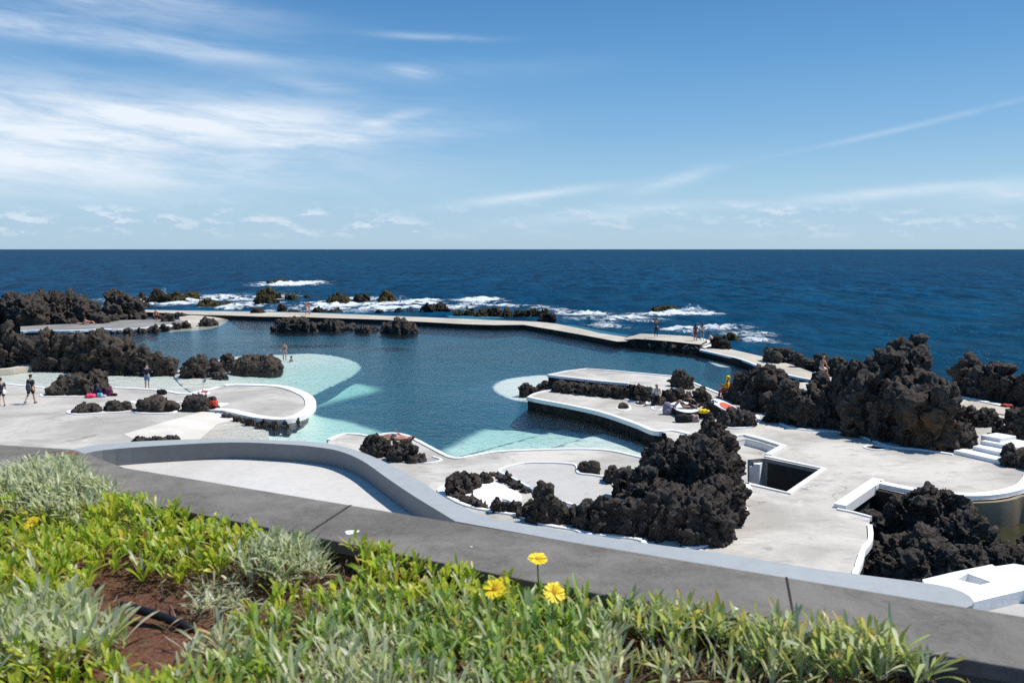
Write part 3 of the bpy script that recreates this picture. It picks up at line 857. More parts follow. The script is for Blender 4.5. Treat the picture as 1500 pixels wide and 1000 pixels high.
coast = WL([(-500, 470), (-100, 452), (60, 452), (140, 454), (210, 457), (340, 459), (560, 464), (720, 471), (800, 477), (860, 487), (912, 496), (940, 494), (1020, 500), (1060, 512), (1120, 525), (1190, 552), (1300, 556), (1420, 570), (1480, 580), (1620, 610), (2400, 690)], -0.2)
hullx = np.array([p.x for p in coast] + [60, -60]); hully = np.array([p.y for p in coast] + [-5, -5])
def inside(x, y, X, Y):
    r = np.zeros(x.shape, bool)
    j = len(X) - 1
    for i in range(len(X)):
        c = (Y[i] > y) != (Y[j] > y)
        with np.errstate(divide='ignore', invalid='ignore'):
            xi = (X[j] - X[i]) * (y - Y[i]) / (Y[j] - Y[i]) + X[i]
        r ^= c & (x < xi)
        j = i
    return r

def make_sea():
    rows = [42.0]
    while rows[-1] < 90000:
        r = rows[-1]
        rows.append(r + (0.42 if r < 245 else 0.42 + (r - 245) * 0.014))
    rows = np.array(rows)
    th = np.linspace(R(-48), R(48), 460)
    r, a = np.meshgrid(rows, th, indexing='ij')
    x, y = r * np.sin(a), r * np.cos(a)
    P = np.stack([x.ravel(), y.ravel(), np.zeros(x.size)], 1)
    rr = r.ravel()
    z = np.zeros(x.size)
    for sc, am, seed in ((0.025, 0.55, 3.1), (0.07, 0.34, 9.7), (0.19, 0.17, 21.3), (0.5, 0.06, 44.0)):
        fade = np.clip(1.6 - rr * sc * 0.02, 0, 1)
        n = pn(np.stack([P[:, 0] * sc * 0.7 + seed, P[:, 1] * sc * 1.5 - seed, np.full(len(P), seed)], 1))
        z += am * fade * (1 - 2 * np.abs(n)) * 0.6
    # foam: zones of surf given by where the rocks and the wall are
    foam = np.zeros(x.size)
    zones = [(225, 443, 46, 9, .9), (300, 441, 60, 9, .85), (380, 440, 70, 9, .8), (430, 417, 58, 3.5, 1.1), (480, 450, 70, 8, .95), (560, 450, 60, 8, .85), (610, 446, 50, 7, .8), (700, 443, 40, 5, .95), (740, 450, 45, 6, .6), (800, 455, 60, 6, .5), (858, 461, 50, 5, 1.1), (905, 467, 70, 6, .95),
             (965, 462, 60, 5, .95), (1010, 459, 38, 5, 1.25), (890, 477, 50, 6, .55), (1035, 483, 55, 10, .85), (1090, 487, 45, 9, .7), (1110, 500, 40, 14, .5), (1000, 485, 34, 5, .8), (660, 454, 50, 6, .7), (350, 449, 70, 6, .75), (180, 440, 40, 6, .6), (430, 453, 90, 6, .6), (540, 440, 60, 5, .5), (830, 470, 40, 5, .6)]
    for px, py, w, h, am in zones:
        c = W(px, py, ZS)
        sx = w / FP * c.y
        sy = max(2.0, abs(W(px, py - h, ZS).y - W(px, py + h, ZS).y) * 0.5)
        foam = np.maximum(foam, am * np.exp(-((P[:, 0] - c.x) / sx) ** 2 - ((P[:, 1] - c.y) / sy) ** 2))
    brk = fbm(np.stack([P[:, 0] * 0.10, P[:, 1] * 0.22, np.full(len(P), 3.3)], 1), 4)
    foam = foam * (0.75 + 0.7 * brk)
    z += np.clip(foam - 0.25, 0, 1) * (0.5 + 1.2 * fbm(np.stack([P[:, 0] * 0.5, P[:, 1] * 0.3, np.full(len(P), 8.1)], 1), 4)) * 0.7
    near = np.clip(1.25 - rr / 190, 0, 1)
    drop = inside(P[:, 0], P[:, 1], hullx, hully)
    z += ZS - 0.05
    nr, nc = x.shape
    i = np.arange(nr * nc).reshape(nr, nc)
    F = np.stack([i[:-1, :-1], i[:-1, 1:], i[1:, 1:], i[1:, :-1]], -1).reshape(-1, 4)[:, ::-1]
    F = F[~drop[F].all(1)]
    used = np.zeros(len(P), bool); used[F.ravel()] = True
    idx = np.cumsum(used) - 1
    P[:, 2] = z
    me = np_mesh('sea', P[used], idx[F])
    fattr(me, 'foam', foam[used]); fattr(me, 'near', near[used])
    return struct('sea', me, M['sea'])
make_sea()
def spray(px, py, top, w, seed):
    c = W(px, py, ZS)
    rx_ = w / FP * c.y / 2; hz = max(.6, zat(top, c.y) - ZS)
    v, f = ico(5)
    n = v.copy(); v = v * np.array([rx_, rx_ * .45, hz])
    k = fbm(v * .9 + seed, 4)
    v = v + n * (k * 0.55 * min(rx_, hz))[:, None]
    v[:, 0] += v[:, 2] * .25
    fd = np.clip(v[:, 2] / hz, 0, 1) * .9 + np.clip(np.abs(v[:, 0]) / rx_ - .5, 0, 1)
    keep = v[:, 2] > -.4
    f = f[keep[f].all(1)]
    me = np_mesh('sea_spray', v, f)
    fattr(me, 'fade', fd)
    o = link('sea_spray', me, M['foam']); o.location = c
    tag(o, kind='stuff', label='white spray thrown up by a breaking wave')
for i, a_ in enumerate([(1012, 459, 448, 44), (1035, 461, 456, 30), (990, 461, 457, 36), (238, 438, 421, 16), (250, 440, 432, 26), (862, 464, 459, 50), (905, 470, 464, 60), (945, 473, 469, 40), (430, 418, 414, 60), (345, 437, 432, 30), (455, 446, 442, 30), (600, 445, 440, 26), (700, 447, 441, 26), (1040, 486, 477, 34), (1075, 492, 484, 26), (1005, 490, 482, 26), (665, 452, 446, 22)]):
    spray(*a_, i * 13.7)

def box_prism(name, outer, z0, z1, mat, parent=None, kind='structure'):
    me = slab_mesh(name, [Vector((p.x, p.y, z1)) for p in outer], z0)
    return me

# pool floor and water
inner = [p for p in coast]
bedpoly = [Vector((p.x, p.y, 0)) for p in coast if p.x < W(1119, 524, -.2).x] + [W(1121, 534), W(1075, 588), W(1040, 610), W(1000, 648), W(985, 672), Vector((2, 15, 0)), Vector((-45, 14, 0))]
struct('pool_floor', slab_mesh('pool_floor', [Vector((p.x, p.y, -2.5)) for p in bedpoly], -6), [M['deep_bed'], M['deep_bed']])
wp = slab_mesh('pool_water', [Vector((p.x, p.y, ZP)) for p in bedpoly], -4.2)
bm = bmesh.new(); bm.from_mesh(wp)
bmesh.ops.holes_fill(bm, edges=[e for e in bm.edges if e.is_boundary])
bmesh.ops.remove_doubles(bm, verts=bm.verts, dist=0.001)
bmesh.ops.recalc_face_normals(bm, faces=bm.faces)
bm.to_mesh(wp); bm.free()
struct('pool_water', wp, [M['pool_water'], M['pool_water']])

def shelf(pts, name='pool_shelf', smooth=True, zb=-5.0, mat='pool_bed', slope=2.6, soft=0.5):
    """a shelf of the pool bed: the height given at each outline point is carried smoothly across it, and its rim slopes off"""
    L = WL(pts)
    L = smooth_line(L, 5, True)
    if area2(L) < 0: L.reverse()
    xs = np.array([p.x for p in L]); ys = np.array([p.y for p in L]); zs = np.array([p.z for p in L])
    st = max(0.35, math.sqrt((xs.max() - xs.min()) * (ys.max() - ys.min()) / 2200))
    X, Y = np.meshgrid(np.arange(xs.min(), xs.max(), st), np.arange(ys.min(), ys.max(), st))
    X, Y = X.ravel(), Y.ravel()
    ins = inside(X, Y, xs, ys)
    dm = np.sqrt(((X[:, None] - xs) ** 2 + (Y[:, None] - ys) ** 2).min(1))
    ins &= dm > st * 0.4
    X, Y = X[ins], Y[ins]
    co = [Vector((p.x, p.y)) for p in L] + [Vector((x, y)) for x, y in zip(X, Y)]
    n = len(L)
    vv, ee, ff, ov, oe, of = bpy.context.preferences and __import__('mathutils').geometry.delaunay_2d_cdt(co, [(i, (i + 1) % n) for i in range(n)], [], 1, 1e-4)
    P = np.array([[v.x, v.y] for v in vv])
    w = 1 / (((P[:, None, 0] - xs) ** 2 + (P[:, None, 1] - ys) ** 2) + 0.02) ** 1.5
    Z = (w * zs).sum(1) / w.sum(1)
    V = [Vector((p[0], p[1], z)) for p, z in zip(P, Z)]
    F = []
    for f in ff:
        a_, b_, c_ = (P[i] for i in f[:3])
        up = (b_[0] - a_[0]) * (c_[1] - a_[1]) - (c_[0] - a_[0]) * (b_[1] - a_[1])
        F.append(tuple(f) if up > 0 else tuple(reversed(f)))
    mi = [0] * len(F)
    off = len(V)
    for i, p in enumerate(L):
        a_, b_ = L[i - 1], L[(i + 1) % n]
        d = (b_ - a_); r = Vector((d.y, -d.x, 0))
        r = r.normalized() if r.length > 1e-6 else Vector((0, 0, 0))
        V.append(Vector((p.x, p.y, p.z - .004)))
        q = p + r * slope
        V.append(Vector((q.x, q.y, min(-2.6, p.z - .2))))
    for i in range(n):
        j = (i + 1) % n
        F.append((off + 2 * i, off + 2 * i + 1, off + 2 * j + 1, off + 2 * j)); mi.append(1)
    me = mesh_from(name, V, F, True, mi)
    dd = np.array([math.sqrt(((v.x - xs) ** 2 + (v.y - ys) ** 2).min()) for v in V])
    fattr(me, 'rim', np.clip(1 - dd / soft, 0, 1))
    return struct(name, me, [M[mat], M['deep_bed']])

# left beach: pale upper lobe, then two deeper tongues
shelf([(255, 545, -.68), (300, 532, -.70), (345, 522, -.74), (413, 519, -.80), (463, 518, -.88), (508, 525, -1.0), (530, 537, -1.25), (518, 551, -1.35), (494, 563, -1.4), (455, 582, -1.25), (430, 596, -1.0), (380, 590, -.78), (330, 580, -.70), (280, 575, -.66)], slope=.7)
shelf([(430, 566, -1.6), (500, 560, -1.75), (540, 562, -1.95), (566, 570, -2.1), (556, 577, -2.15), (508, 588, -2.1), (455, 602, -1.8), (430, 606, -1.5), (420, 590, -1.5)], soft=1.8)
shelf([(280, 600, -.5), (345, 615, -.80), (410, 612, -1.05), (450, 602, -1.35), (476, 609, -1.6), (512, 615, -1.75), (545, 624, -1.85), (572, 634, -1.95), (610, 650, -1.9), (560, 690, -1.5), (420, 690, -1.0), (330, 690, -.8), (262, 660, -.62)], soft=1.1)
# left paddling pools
shelf([(-200, 530, -.66), (56, 534, -.70), (160, 544, -.76), (250, 547, -.78), (300, 540, -.74), (300, 560, -.70), (280, 578, -.68), (215, 575, -.70), (100, 575, -.68), (-200, 575, -.66)])
struct('pool_divider', strip_mesh('pool_divider', WL([(205, 569, 0), (240, 561, 0), (280, 551, 0), (300, 548, 0)]), 0.5, -1.0, -0.625), M['pool_bed'])
struct('pool_divider', strip_mesh('pool_divider', smooth_line(WL([(-120, 545, -.3), (0, 541.5, -.3), (40, 536, -.3), (70, 532, -.3)]), 4), 0.9, -1.0, 0.05), M['wall_path'])
# half moon shelf at the tip of the raised platform
shelf([(719, 568, -.78), (730, 558, -.78), (752, 553, -.78), (803, 549, -.78), (840, 560, -.78), (830, 580, -.78), (790, 588, -.78), (758, 588, -.78), (732, 579, -.78)], slope=7)
# right beach steps under water
shelf([(640, 664, -1.5), (660, 648, -1.65), (690, 633, -1.8), (735, 617, -1.85), (785, 607, -1.8), (830, 602, -1.65), (900, 616, -1.5), (960, 632, -1.4), (990, 660, -1.4), (900, 690, -1.3), (700, 690, -1.4)], soft=1.1)
shelf([(640, 680, -1.2), (690, 664, -1.30), (760, 645, -1.5), (850, 622, -1.45), (890, 621, -1.35), (960, 640, -1.2), (1000, 680, -1.1), (800, 700, -1.1)], slope=.1)
shelf([(740, 676, -.95), (800, 658, -1.05), (905, 630, -1.1), (960, 640, -1.0), (1000, 680, -.95), (800, 700, -.95)], slope=.1)
# dark berm of rubble along the foot of the sea wall and jetty
shelf([(200, 462, -.95), (340, 468, -.95), (452, 471, -.95), (560, 475, -.95), (680, 482, -.95), (767, 484, -.95), (806, 491, -.95), (860, 501, -.95), (904, 510, -.95), (940, 518, -.95), (1000, 527, -.95), (1030, 533, -.95), (1034, 510, -.95), (1000, 503, -.95), (904, 488, -.95), (767, 466, -.95), (560, 460, -.95), (340, 455, -.95), (204, 452, -.95)], name='rubble_berm', mat='deep_bed', slope=7)
shelf([(1035, 525, -.8), (1048, 521, -.8), (1086, 527, -.8), (1094, 532, -.8), (1070, 538, -.8), (1045, 535, -.8)])
# pale ramp in the sea wall and the sand spit of the small terrace
shelf([(725, 474, -.2), (767, 474, -.2), (806, 481, -.85), (770, 486, -1.0), (720, 484, -1.0), (700, 477, -.8)], mat='wall_path')
shelf([(265, 463, -.25), (300, 461, -.22), (330, 462, -.30), (338, 466, -.8), (320, 478, -.62), (296, 483, -.70), (240, 487, -.85), (205, 491, -1.0), (185, 486, -.7), (225, 478, -.5), (262, 472, -.35)], name='sand_spit', mat='wall_path')

# ---- main deck (right, centre and low platform)
far = WL([(481, 645), (502, 636.5), (524, 636.5), (544, 639), (572, 635), (594, 638), (612, 646), (625, 653), (650, 666), (661, 670.5), (673, 671.5), (698, 667), (729, 662), (780, 659.5), (840, 658), (870, 658.5), (898, 661), (934, 669), (965, 676), (985, 660), (975, 634)])
far += WL([(960, 632), (932, 621), (884, 605), (840, 595), (792, 586), (773, 582), (783, 576), (803, 571.5), (814, 571), (840, 560), (1000, 562), (1047, 578), (1074, 584), (1080, 560), (1200, 560), (1300, 560), (1420, 590), (1500, 612), (1750, 660), (1750, 722), (1560, 722)])
lobe = WL([(1500, 722), (1475, 728), (1456, 731), (1425, 732.5), (1392, 732), (1365, 729), (1338, 726), (1282, 713), (1255, 731), (1228, 746), (1250, 749.5), (1275, 757)])
baye = WL([(1272, 774), (1273, 791), (1262, 808), (1257, 824), (1250, 845), (1235, 900)])
near = [Vector((10, 10.4, 0)), Vector((0, 10.4, 0)), Vector((-8.0, 12.0, 0))]
deck_out = far + lobe + baye + near + WL([(470, 700), (478, 660)])
pit = WL([(1095, 673), (1121, 671), (1203, 688), (1155, 720), (1095, 706)])
basin = WL([(1070, 648), (1093, 643), (1117, 649), (1136, 656), (1121, 668), (1080, 662)])
deck = struct('pool_deck', slab_mesh('pool_deck', deck_out, -5, holes=[pit, basin]), [M['deck'], M['lava_wall']])
# pit and basin linings
def lining(nm, L, zb, mat, floor):
    me = slab_mesh(nm, [Vector((p.x, p.y, zb)) for p in L], zb - 0.3)
    link(nm, me, [floor, floor], deck)
    n = len(L); c = sum(L, Vector()) / n
    V, F = [], []
    for p in L:
        d = (c - p).normalized() * 0.012
        V += [Vector((p.x + d.x, p.y + d.y, -0.02)), Vector((p.x + d.x, p.y + d.y, zb))]
    for i in range(n):
        j = (i + 1) % n
        F.append((2 * i, 2 * j, 2 * j + 1, 2 * i + 1))
    link(nm + '_wall', mesh_from(nm + '_wall', V, F), mat, deck)
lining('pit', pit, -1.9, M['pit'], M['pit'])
# flat panel on the far wall of the pit, its shade painted in black
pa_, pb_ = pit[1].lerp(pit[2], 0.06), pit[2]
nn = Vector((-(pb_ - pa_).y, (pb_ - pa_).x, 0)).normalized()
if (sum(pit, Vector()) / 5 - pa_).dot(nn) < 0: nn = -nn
M['shade_black'] = concrete('painted_shade_black', (0.030, 0.028, 0.026), (0.05, 0.047, 0.044), (0.02, 0.02, 0.02), .6, False)  # black colour that paints shade onto the pit and bay walls
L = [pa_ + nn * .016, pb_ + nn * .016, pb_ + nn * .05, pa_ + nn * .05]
link('shade_panel', slab_mesh('shade_panel', [Vector((p.x, p.y, -.16)) for p in L], -1.88), [M['shade_black'], M['shade_black']], deck)
lining('basin', basin, -0.28, M['white'], M['deck'])
# stairs between basin and pit: three white treads
a, b = W(1092, 665), W(1121, 668)
for k in range(3):
    c0 = a.lerp(b, k / 3); c1 = a.lerp(b, (k + 1) / 3)
    back = (W(1121, 669) - W(1136, 656)).normalized()
    L = [c0, c1, c1 + back * 0.9, c0 + back * 0.9]
    L = [Vector((p.x, p.y, -0.42 + 0.13 * k)) for p in L]
    link('step', slab_mesh('step', L, -1.5), [M['white_clean'], M['white_clean']], deck)

def kerb(pts, w=0.2, hi=0.05, lo=-0.12, z=0.0, n=5, closed=False, out=0.0, parent=None, mat='white', jit=0.12, sharp=False):
    L = WL(pts, z)
    if not sharp: L = smooth_line(L, n, closed)
    p = parent or deck
    return link('kerb', strip_mesh('kerb', L, w, lo, hi, closed, out, jit), M[mat], p)

kerb([(481, 645), (502, 636.5), (524, 636.5), (544, 639), (572, 635), (594, 638), (612, 646), (625, 653), (650, 666), (661, 670.5), (673, 671.5), (698, 667), (729, 662), (780, 659.5), (840, 658), (870, 658.5), (898, 661), (934, 669), (960, 676)], 0.2)
kerb([(1010, 636), (985, 631), (960, 632), (932, 621), (884, 605), (840, 595), (792, 586), (774, 582)], 0.28, 0.06, -0.16, jit=0.05)
kerb([(774, 582), (783, 577), (803, 572), (830, 572), (870, 577), (893, 580), (930, 588), (950, 592)], 0.16, 0.04)
kerb([(569, 673), (585, 676), (606, 678), (628, 678.5), (642, 676), (646, 673), (634, 669)], 0.12, 0.04)
kerb([(660, 708), (645, 716), (646, 722), (660, 730), (684, 741), (720, 749), (757, 755), (788, 766), (815, 772), (840, 776), (860, 782), (900, 786), (937, 791), (945, 798)], 0.16, 0.05)
kerb([(1000, 803), (1016, 802), (1034, 799), (1050, 792), (1066, 784), (1076, 770), (1088, 757), (1092, 746), (1087, 737), (1098, 722), (1094, 708)], 0.17, 0.05)
kerb([(1074, 583), (1100, 592), (1122, 604), (1135, 615), (1157, 626.5), (1195, 631), (1230, 633), (1262, 640), (1279, 646), (1304, 655), (1347, 659), (1396, 666)], 0.2, 0.05)
kerb([(1050, 624), (1072, 627.5), (1090, 627), (1103, 624), (1112, 617), (1108, 608)], 0.16, 0.05)
kerb([(905, 597), (906, 600), (914, 602), (923, 599), (920, 594)], 0.1, 0.03, closed=True)
kerb([(930, 592), (938, 594.5), (948, 592), (945, 587), (934, 587)], 0.1, 0.03, closed=True)
kerb([(955, 598), (963, 601), (972, 598), (972, 594), (960, 595)], 0.12, 0.03, closed=True)
kerb([(1266, 655), (1280, 659), (1298, 658.5), (1297, 655.5), (1278, 652.5)], 0.12, 0.04, closed=True)
link('drain', slab_mesh('drain', smooth_line(WL([(1268, 655, .006), (1280, 658, .006), (1296, 658, .006), (1295, 655.8, .006), (1278, 653.5, .006)]), 4, True), -0.03), [M['lava_wall'], M['lava_wall']], deck)
# pit rim, basin rim
kerb([(1092, 708), (1155, 723), (1207, 687), (1121, 668.5)], 0.22, 0.05, -0.10, out=0.0, sharp=True, jit=0.0)
kerb([(1068, 642), (1078, 639.5), (1092, 638.5), (1117, 645), (1148, 655), (1125, 668)], 0.3, 0.10, -0.05, sharp=True, jit=0.05)
# bay rim: broad white parapet round the lobe
rim = WL([(1228, 744), (1284.5, 705.5)])
link('kerb', strip_mesh('kerb', rim, 0.42, -0.2, 0.14, out=0.05), M['white_clean'], deck)
rim = smooth_line(WL([(1281, 708), (1338, 720), (1392, 727), (1442, 727), (1484, 719), (1500, 708), (1506, 694)]), 5)
link('kerb', strip_mesh('kerb', rim, 0.42, -0.22, 0.14, out=0.1), M['white_clean'], deck)
link('kerb', slab_mesh('kerb', WL([(1270, 707, .143), (1284, 700, .143), (1291, 706, .143), (1283, 711, .143)]), -.2), [M['white_clean'], M['white_clean']], deck)
kerb([(1226, 746), (1250, 751), (1276, 758)], 0.12, 0.05, out=0.0)
kerb([(1274, 770), (1275, 791), (1264, 808), (1259, 824), (1252, 843)], 0.16, 0.06)
# the curved brown retaining wall under the lobe
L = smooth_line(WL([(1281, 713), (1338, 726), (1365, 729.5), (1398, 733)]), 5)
link('retaining_wall', strip_mesh('retaining_wall', L, 0.2, -3.0, -0.03, out=0.13), M['shade_black'], deck)  # left stretch coloured black in place of deep shade
L = smooth_line(WL([(1392, 732.5), (1425, 733), (1456, 731.5), (1478, 728), (1500, 722.5), (1560, 722)]), 5)
link('retaining_wall', strip_mesh('retaining_wall', L, 0.16, -3.0, -0.03, out=0.10), M['brown_wall'], deck)
# pale terrace and white patch
TZ = 0.13
terr = smooth_line(WL([(729, 690, TZ), (752, 682, TZ), (782, 678, TZ), (840, 680.5, TZ), (846, 692, TZ), (880, 700, TZ), (905, 715, TZ), (935, 735, TZ), (890, 742, TZ), (850, 740, TZ), (828, 738, TZ), (800, 724, TZ), (775, 714, TZ), (752, 700, TZ)]), 4, True)
link('terrace', slab_mesh('terrace', terr, -0.05), [M['pale_deck'], M['white']], deck)
kerb([(775, 714), (752, 701), (731, 690), (752, 682), (782, 678), (840, 680.5), (847, 693), (868, 696), (888, 700), (900, 712), (905, 722), (935, 735)], 0.11, 0.05, -0.13, z=TZ)
kerb([(820, 734), (850, 741), (890, 742)], 0.12, 0.04, -0.13, z=TZ)
link('white_patch', slab_mesh('white_patch', smooth_line(WL([(680, 722, .05), (696, 707, .05), (716, 702, .05), (740, 712, .05), (764, 724, .05), (756, 736, .05), (736, 730, .05), (718, 742, .05), (700, 738, .05)]), 3, True), -0.05), [M['white_clean'], M['white_clean']], deck)

# ---- raised platform
rp = empty('raised_platform', W(900, 560, 0), 'raised pale concrete platform faced with lava stones, jutting into the pool', 'platform')
RZ = 0.72
rpo = WL([(803, 549.5, RZ), (830, 544, RZ), (859, 540.5, RZ), (900, 543.5, RZ), (982, 551, RZ), (1013, 560, .55), (1040, 571, .3), (1062, 580, .05), (1046, 584, .05), (1010, 580, .3), (985, 574, .55), (960, 569, .65), (921, 562, RZ), (880, 558.5, RZ), (850, 555, RZ)])
link('platform_deck', slab_mesh('platform_deck', rpo, -5), [M['deck'], M['lava_wall']], rp)
kerb([(921, 562), (880, 558.5), (850, 555), (803, 549.5), (830, 544), (859, 540.5), (900, 543.5), (982, 551)], 0.2, 0.05, -0.1, z=RZ, parent=rp, sharp=True)
kerb([(982, 551, RZ), (1013, 560, .55), (1040, 571, .3), (1062, 580, .05)], 0.2, 0.05, -0.1, parent=rp, sharp=True)
rr = [lump(x, yb, yt, w, z=z, dr=0.5) for x, yb, yt, w, z in [(822, 574, 556, 24, 0), (840, 576, 558, 22, 0), (858, 578, 560, 22, 0), (876, 580, 562, 24, 0), (895, 582, 563, 22, 0), (912, 584, 565, 20, 0), (960, 590, 571, 18, 0), (972, 590, 573, 16, 0)]]
rock(None, rr, 0.07, name='rock_face', parent=rp, kids=4)

# ---- left deck
ld_out = WL([(-300, 553), (-60, 557), (0, 561.5), (64, 567), (120, 570), (165, 567.5), (217, 570.5), (245, 573.5), (272, 576.5), (300, 572), (330, 565.5), (350, 564.5), (396, 566), (418, 569.5), (436, 576.5), (447, 584), (450, 594), (445, 602), (432, 610), (418, 614), (408, 614.5), (382, 611), (355, 605), (340, 602), (318, 600), (297, 602), (250, 616), (182, 635.5), (197, 641), (188, 650), (180, 700)], ZL)
ld_out += [Vector((-9, 13.5, ZL)), Vector((-30, 18, ZL))]
ldk = struct('bathing_deck', slab_mesh('bathing_deck', ld_out, -5), [M['deck_left'], M['lava_wall']])
def kl(pts, *a, **k): return kerb(pts, *a, z=ZL, parent=ldk, **k)
kl([(-60, 557), (0, 561.5), (30, 564.5), (64, 567.5)], 0.25, 0.04)
kl([(165, 568), (217, 570.5), (245, 573.5), (272, 577), (300, 572), (320, 567)], 0.3, 0.05)
kl([(330, 565.5), (350, 564.5), (396, 566), (418, 569.5), (436, 576.5), (447, 584), (449.5, 594), (444, 602), (432, 609), (416, 613), (400, 612), (382, 610), (355, 604), (335, 600), (305, 599)], 0.62, 0.06, -0.2, out=-0.22, jit=0.06)
kl([(62, 577), (64, 580.5), (100, 581), (140, 580), (164, 578)], 0.2, 0.04)
kl([(112, 600), (100, 603.5), (112, 607), (150, 605.5), (194, 603.5), (202, 605), (225, 606), (252, 605), (260, 599), (256, 592), (262, 589), (275, 590)], 0.22, 0.05)
kl([(300, 600), (316, 595), (327, 591)], 0.7, 0.05)
kl([(190, 589), (200, 590)], 0.5, 0.05, sharp=True)
# white ramp sliding into the water
ramp = WL([(296, 602.5, ZL + .01), (340, 606, -.5), (392, 622, -.80), (400, 690, -.95), (300, 680, -.75), (262, 652, -.5), (195, 642, ZL + .005), (181, 635.5, ZL + .012), (240, 618, ZL + .012)])
struct('ramp', slab_mesh('ramp', ramp, -1.2), [M['ramp'], M['ramp']])
rr = [lump(x, yb, yt, w, z=ZP - 0.15, dr=0.4) for x, yb, yt, w in [(304, 609, 600, 14), (318, 613, 603, 18), (334, 617, 605, 18), (350, 620, 608, 18), (367, 624, 611, 18), (384, 627, 613, 18), (402, 629, 616, 20), (418, 628, 616, 18), (432, 622, 612, 16), (443, 614, 604, 14), (449, 606, 597, 12)]]
rock(None, rr, 0.06, name='rock_face', parent=ldk, kids=4)

# ---- small terrace far left
st = empty('small_terrace', W(180, 475, -.3), 'small grey sunbathing terrace with a wavy white rim between two lava ridges', 'terrace')
to = WL([(30, 486), (60, 485), (123, 484.5), (151, 483), (184, 483), (222, 480.5), (252, 477.5), (276, 471.5), (262, 468), (235, 467.5), (168, 469), (120, 474), (84, 475), (30, 478)], -0.3)
link('terrace_deck', slab_mesh('terrace_deck', to, -4), [M['terrace_grey'], M['lava_wall']], st)
kerb([(30, 486), (60, 485), (90, 485.5), (123, 484.5), (151, 483), (166, 484), (184, 482.8), (202, 482), (222, 480), (252, 477), (276, 471.5)], 0.55, 0.12, -0.1, z=-.3, parent=st, jit=0.3)
rr = [lump(x, yb, yt, w, z=ZP, dr=0.5) for x, yb, yt, w in [(170, 488, 482, 18), (188, 488.5, 481, 16), (206, 487, 480, 18), (224, 486, 477, 18), (240, 483.5, 476, 16), (256, 481, 473, 18), (272, 480, 471, 16), (152, 489, 483, 18)]]
rock(None, rr, 0.1, name='rock_face', parent=st, kids=3)

# ---- sea wall, jetty and the path beyond
sw = empty('sea_wall', W(560, 466, -.1), 'long low pale concrete sea wall closing off the pool from the surf', 'sea wall')
top = WL([(135, 453), (204, 453.5), (300, 455.5), (340, 456), (452, 458), (560, 462), (720, 468.5), (786, 471), (815, 474), (848, 480.5), (880, 488), (916, 493.5)], -0.1)
bot = WL([(924, 499.5), (904, 500), (860, 491.5), (806, 482), (767, 475.5), (725, 476), (680, 474.5), (560, 468), (452, 464.5), (380, 463.5), (340, 462), (300, 461), (204, 456.5), (135, 456)], -0.1)
link('wall_top', slab_mesh('wall_top', top + bot, -5), [M['wall_path'], M['lava_wall']], sw)
rr = [lump(x, y + 5.5, y + 1.5, 15, z=ZP, dr=0.35) for x, y in [(345, 461.5), (365, 462.5), (388, 463), (520, 466), (540, 467), (600, 470), (625, 471), (650, 472.5), (690, 474.5), (712, 475.5), (780, 477), (800, 480.5), (840, 487.5), (870, 493.5)]]
rock(None, rr, 0.13, name='rock_face', parent=sw, kids=2)

jt = empty('jetty', W(970, 505, 0), 'raised white topped concrete jetty with a dark stone face at the pool corner', 'jetty')
JZ = 0.27
jo = WL([(915, 495, -.05), (938, 488.5, JZ), (975, 490, JZ), (1012, 492.5, JZ), (1036, 499, JZ), (1026, 504.5, JZ), (985, 500, JZ), (950, 497, JZ), (930, 496, JZ), (916, 497.5, -.05)])
link('jetty_top', slab_mesh('jetty_top', jo, -5), [M['wall_path'], M['lava_wall']], jt)
for k, (x0, x1, y0, y1, zz) in enumerate([(1026, 1044, 504.5, 499, .1), (1030, 1052, 507.5, 502, -.0)]):
    L = WL([(x0 - 14, y0 - 4, zz), (x1 - 16, y1 - 4, zz), (x1 + 2, y1 + 1.2, zz), (x0 + 2, y0 + 2, zz)])
    link('step', slab_mesh('step', L, -5), [M['white'], M['lava_wall']], jt)
rr = [lump(x, yb, yt, w, z=ZP, dr=0.4) for x, yb, yt, w in [(925, 506, 499, 16), (942, 509, 500, 18), (960, 511, 500, 18), (976, 513, 502, 18), (992, 515, 503, 18), (1006, 517, 505, 18), (1020, 518.5, 506, 18)]]
rock(None, rr, 0.1, name='rock_face', parent=jt, kids=3)

po = WL([(1026, 512), (1022, 507), (1040, 503.5), (1065, 510), (1117, 522), (1160, 534), (1200, 549), (1240, 556), (1230, 566), (1190, 557), (1157, 550.5), (1120, 540), (1092, 529), (1070, 523)], -0.1)
pw = struct('path', slab_mesh('path', po, -5), [M['wall_path'], M['lava_wall']])
kerb([(1026, 512.5), (1070, 522.5), (1092, 528.5), (1120, 539.5), (1157, 550), (1192, 557)], 0.25, 0.05, -0.1, z=-.1, parent=pw)
rr = [lump(x, yb, yt, w, z=ZP, dr=0.4) for x, yb, yt, w in [(1032, 522, 514, 16), (1046, 525, 517, 14), (1106, 542, 535, 16), (1124, 549, 541, 18), (1142, 554, 546, 18)]]
rock(None, rr, 0.09, name='rock_face', parent=pw, kids=3)
po = WL([(1400, 578), (1425, 583), (1476, 595.5), (1560, 615), (1560, 640), (1480, 608), (1425, 600), (1400, 598)], 0.05)
pw2 = struct('path', slab_mesh('path', po, -5), [M['wall_path'], M['lava_wall']])
kerb([(1405, 581), (1440, 588.5), (1478, 596.5)], 0.4, 0.06, -0.1, z=0.05, parent=pw2)

# ---- white steps on the right
ws = empty('white_steps', W(1430, 665), 'broad white painted steps between the outcrop and the dark heap', 'steps')
hgt = 0.165
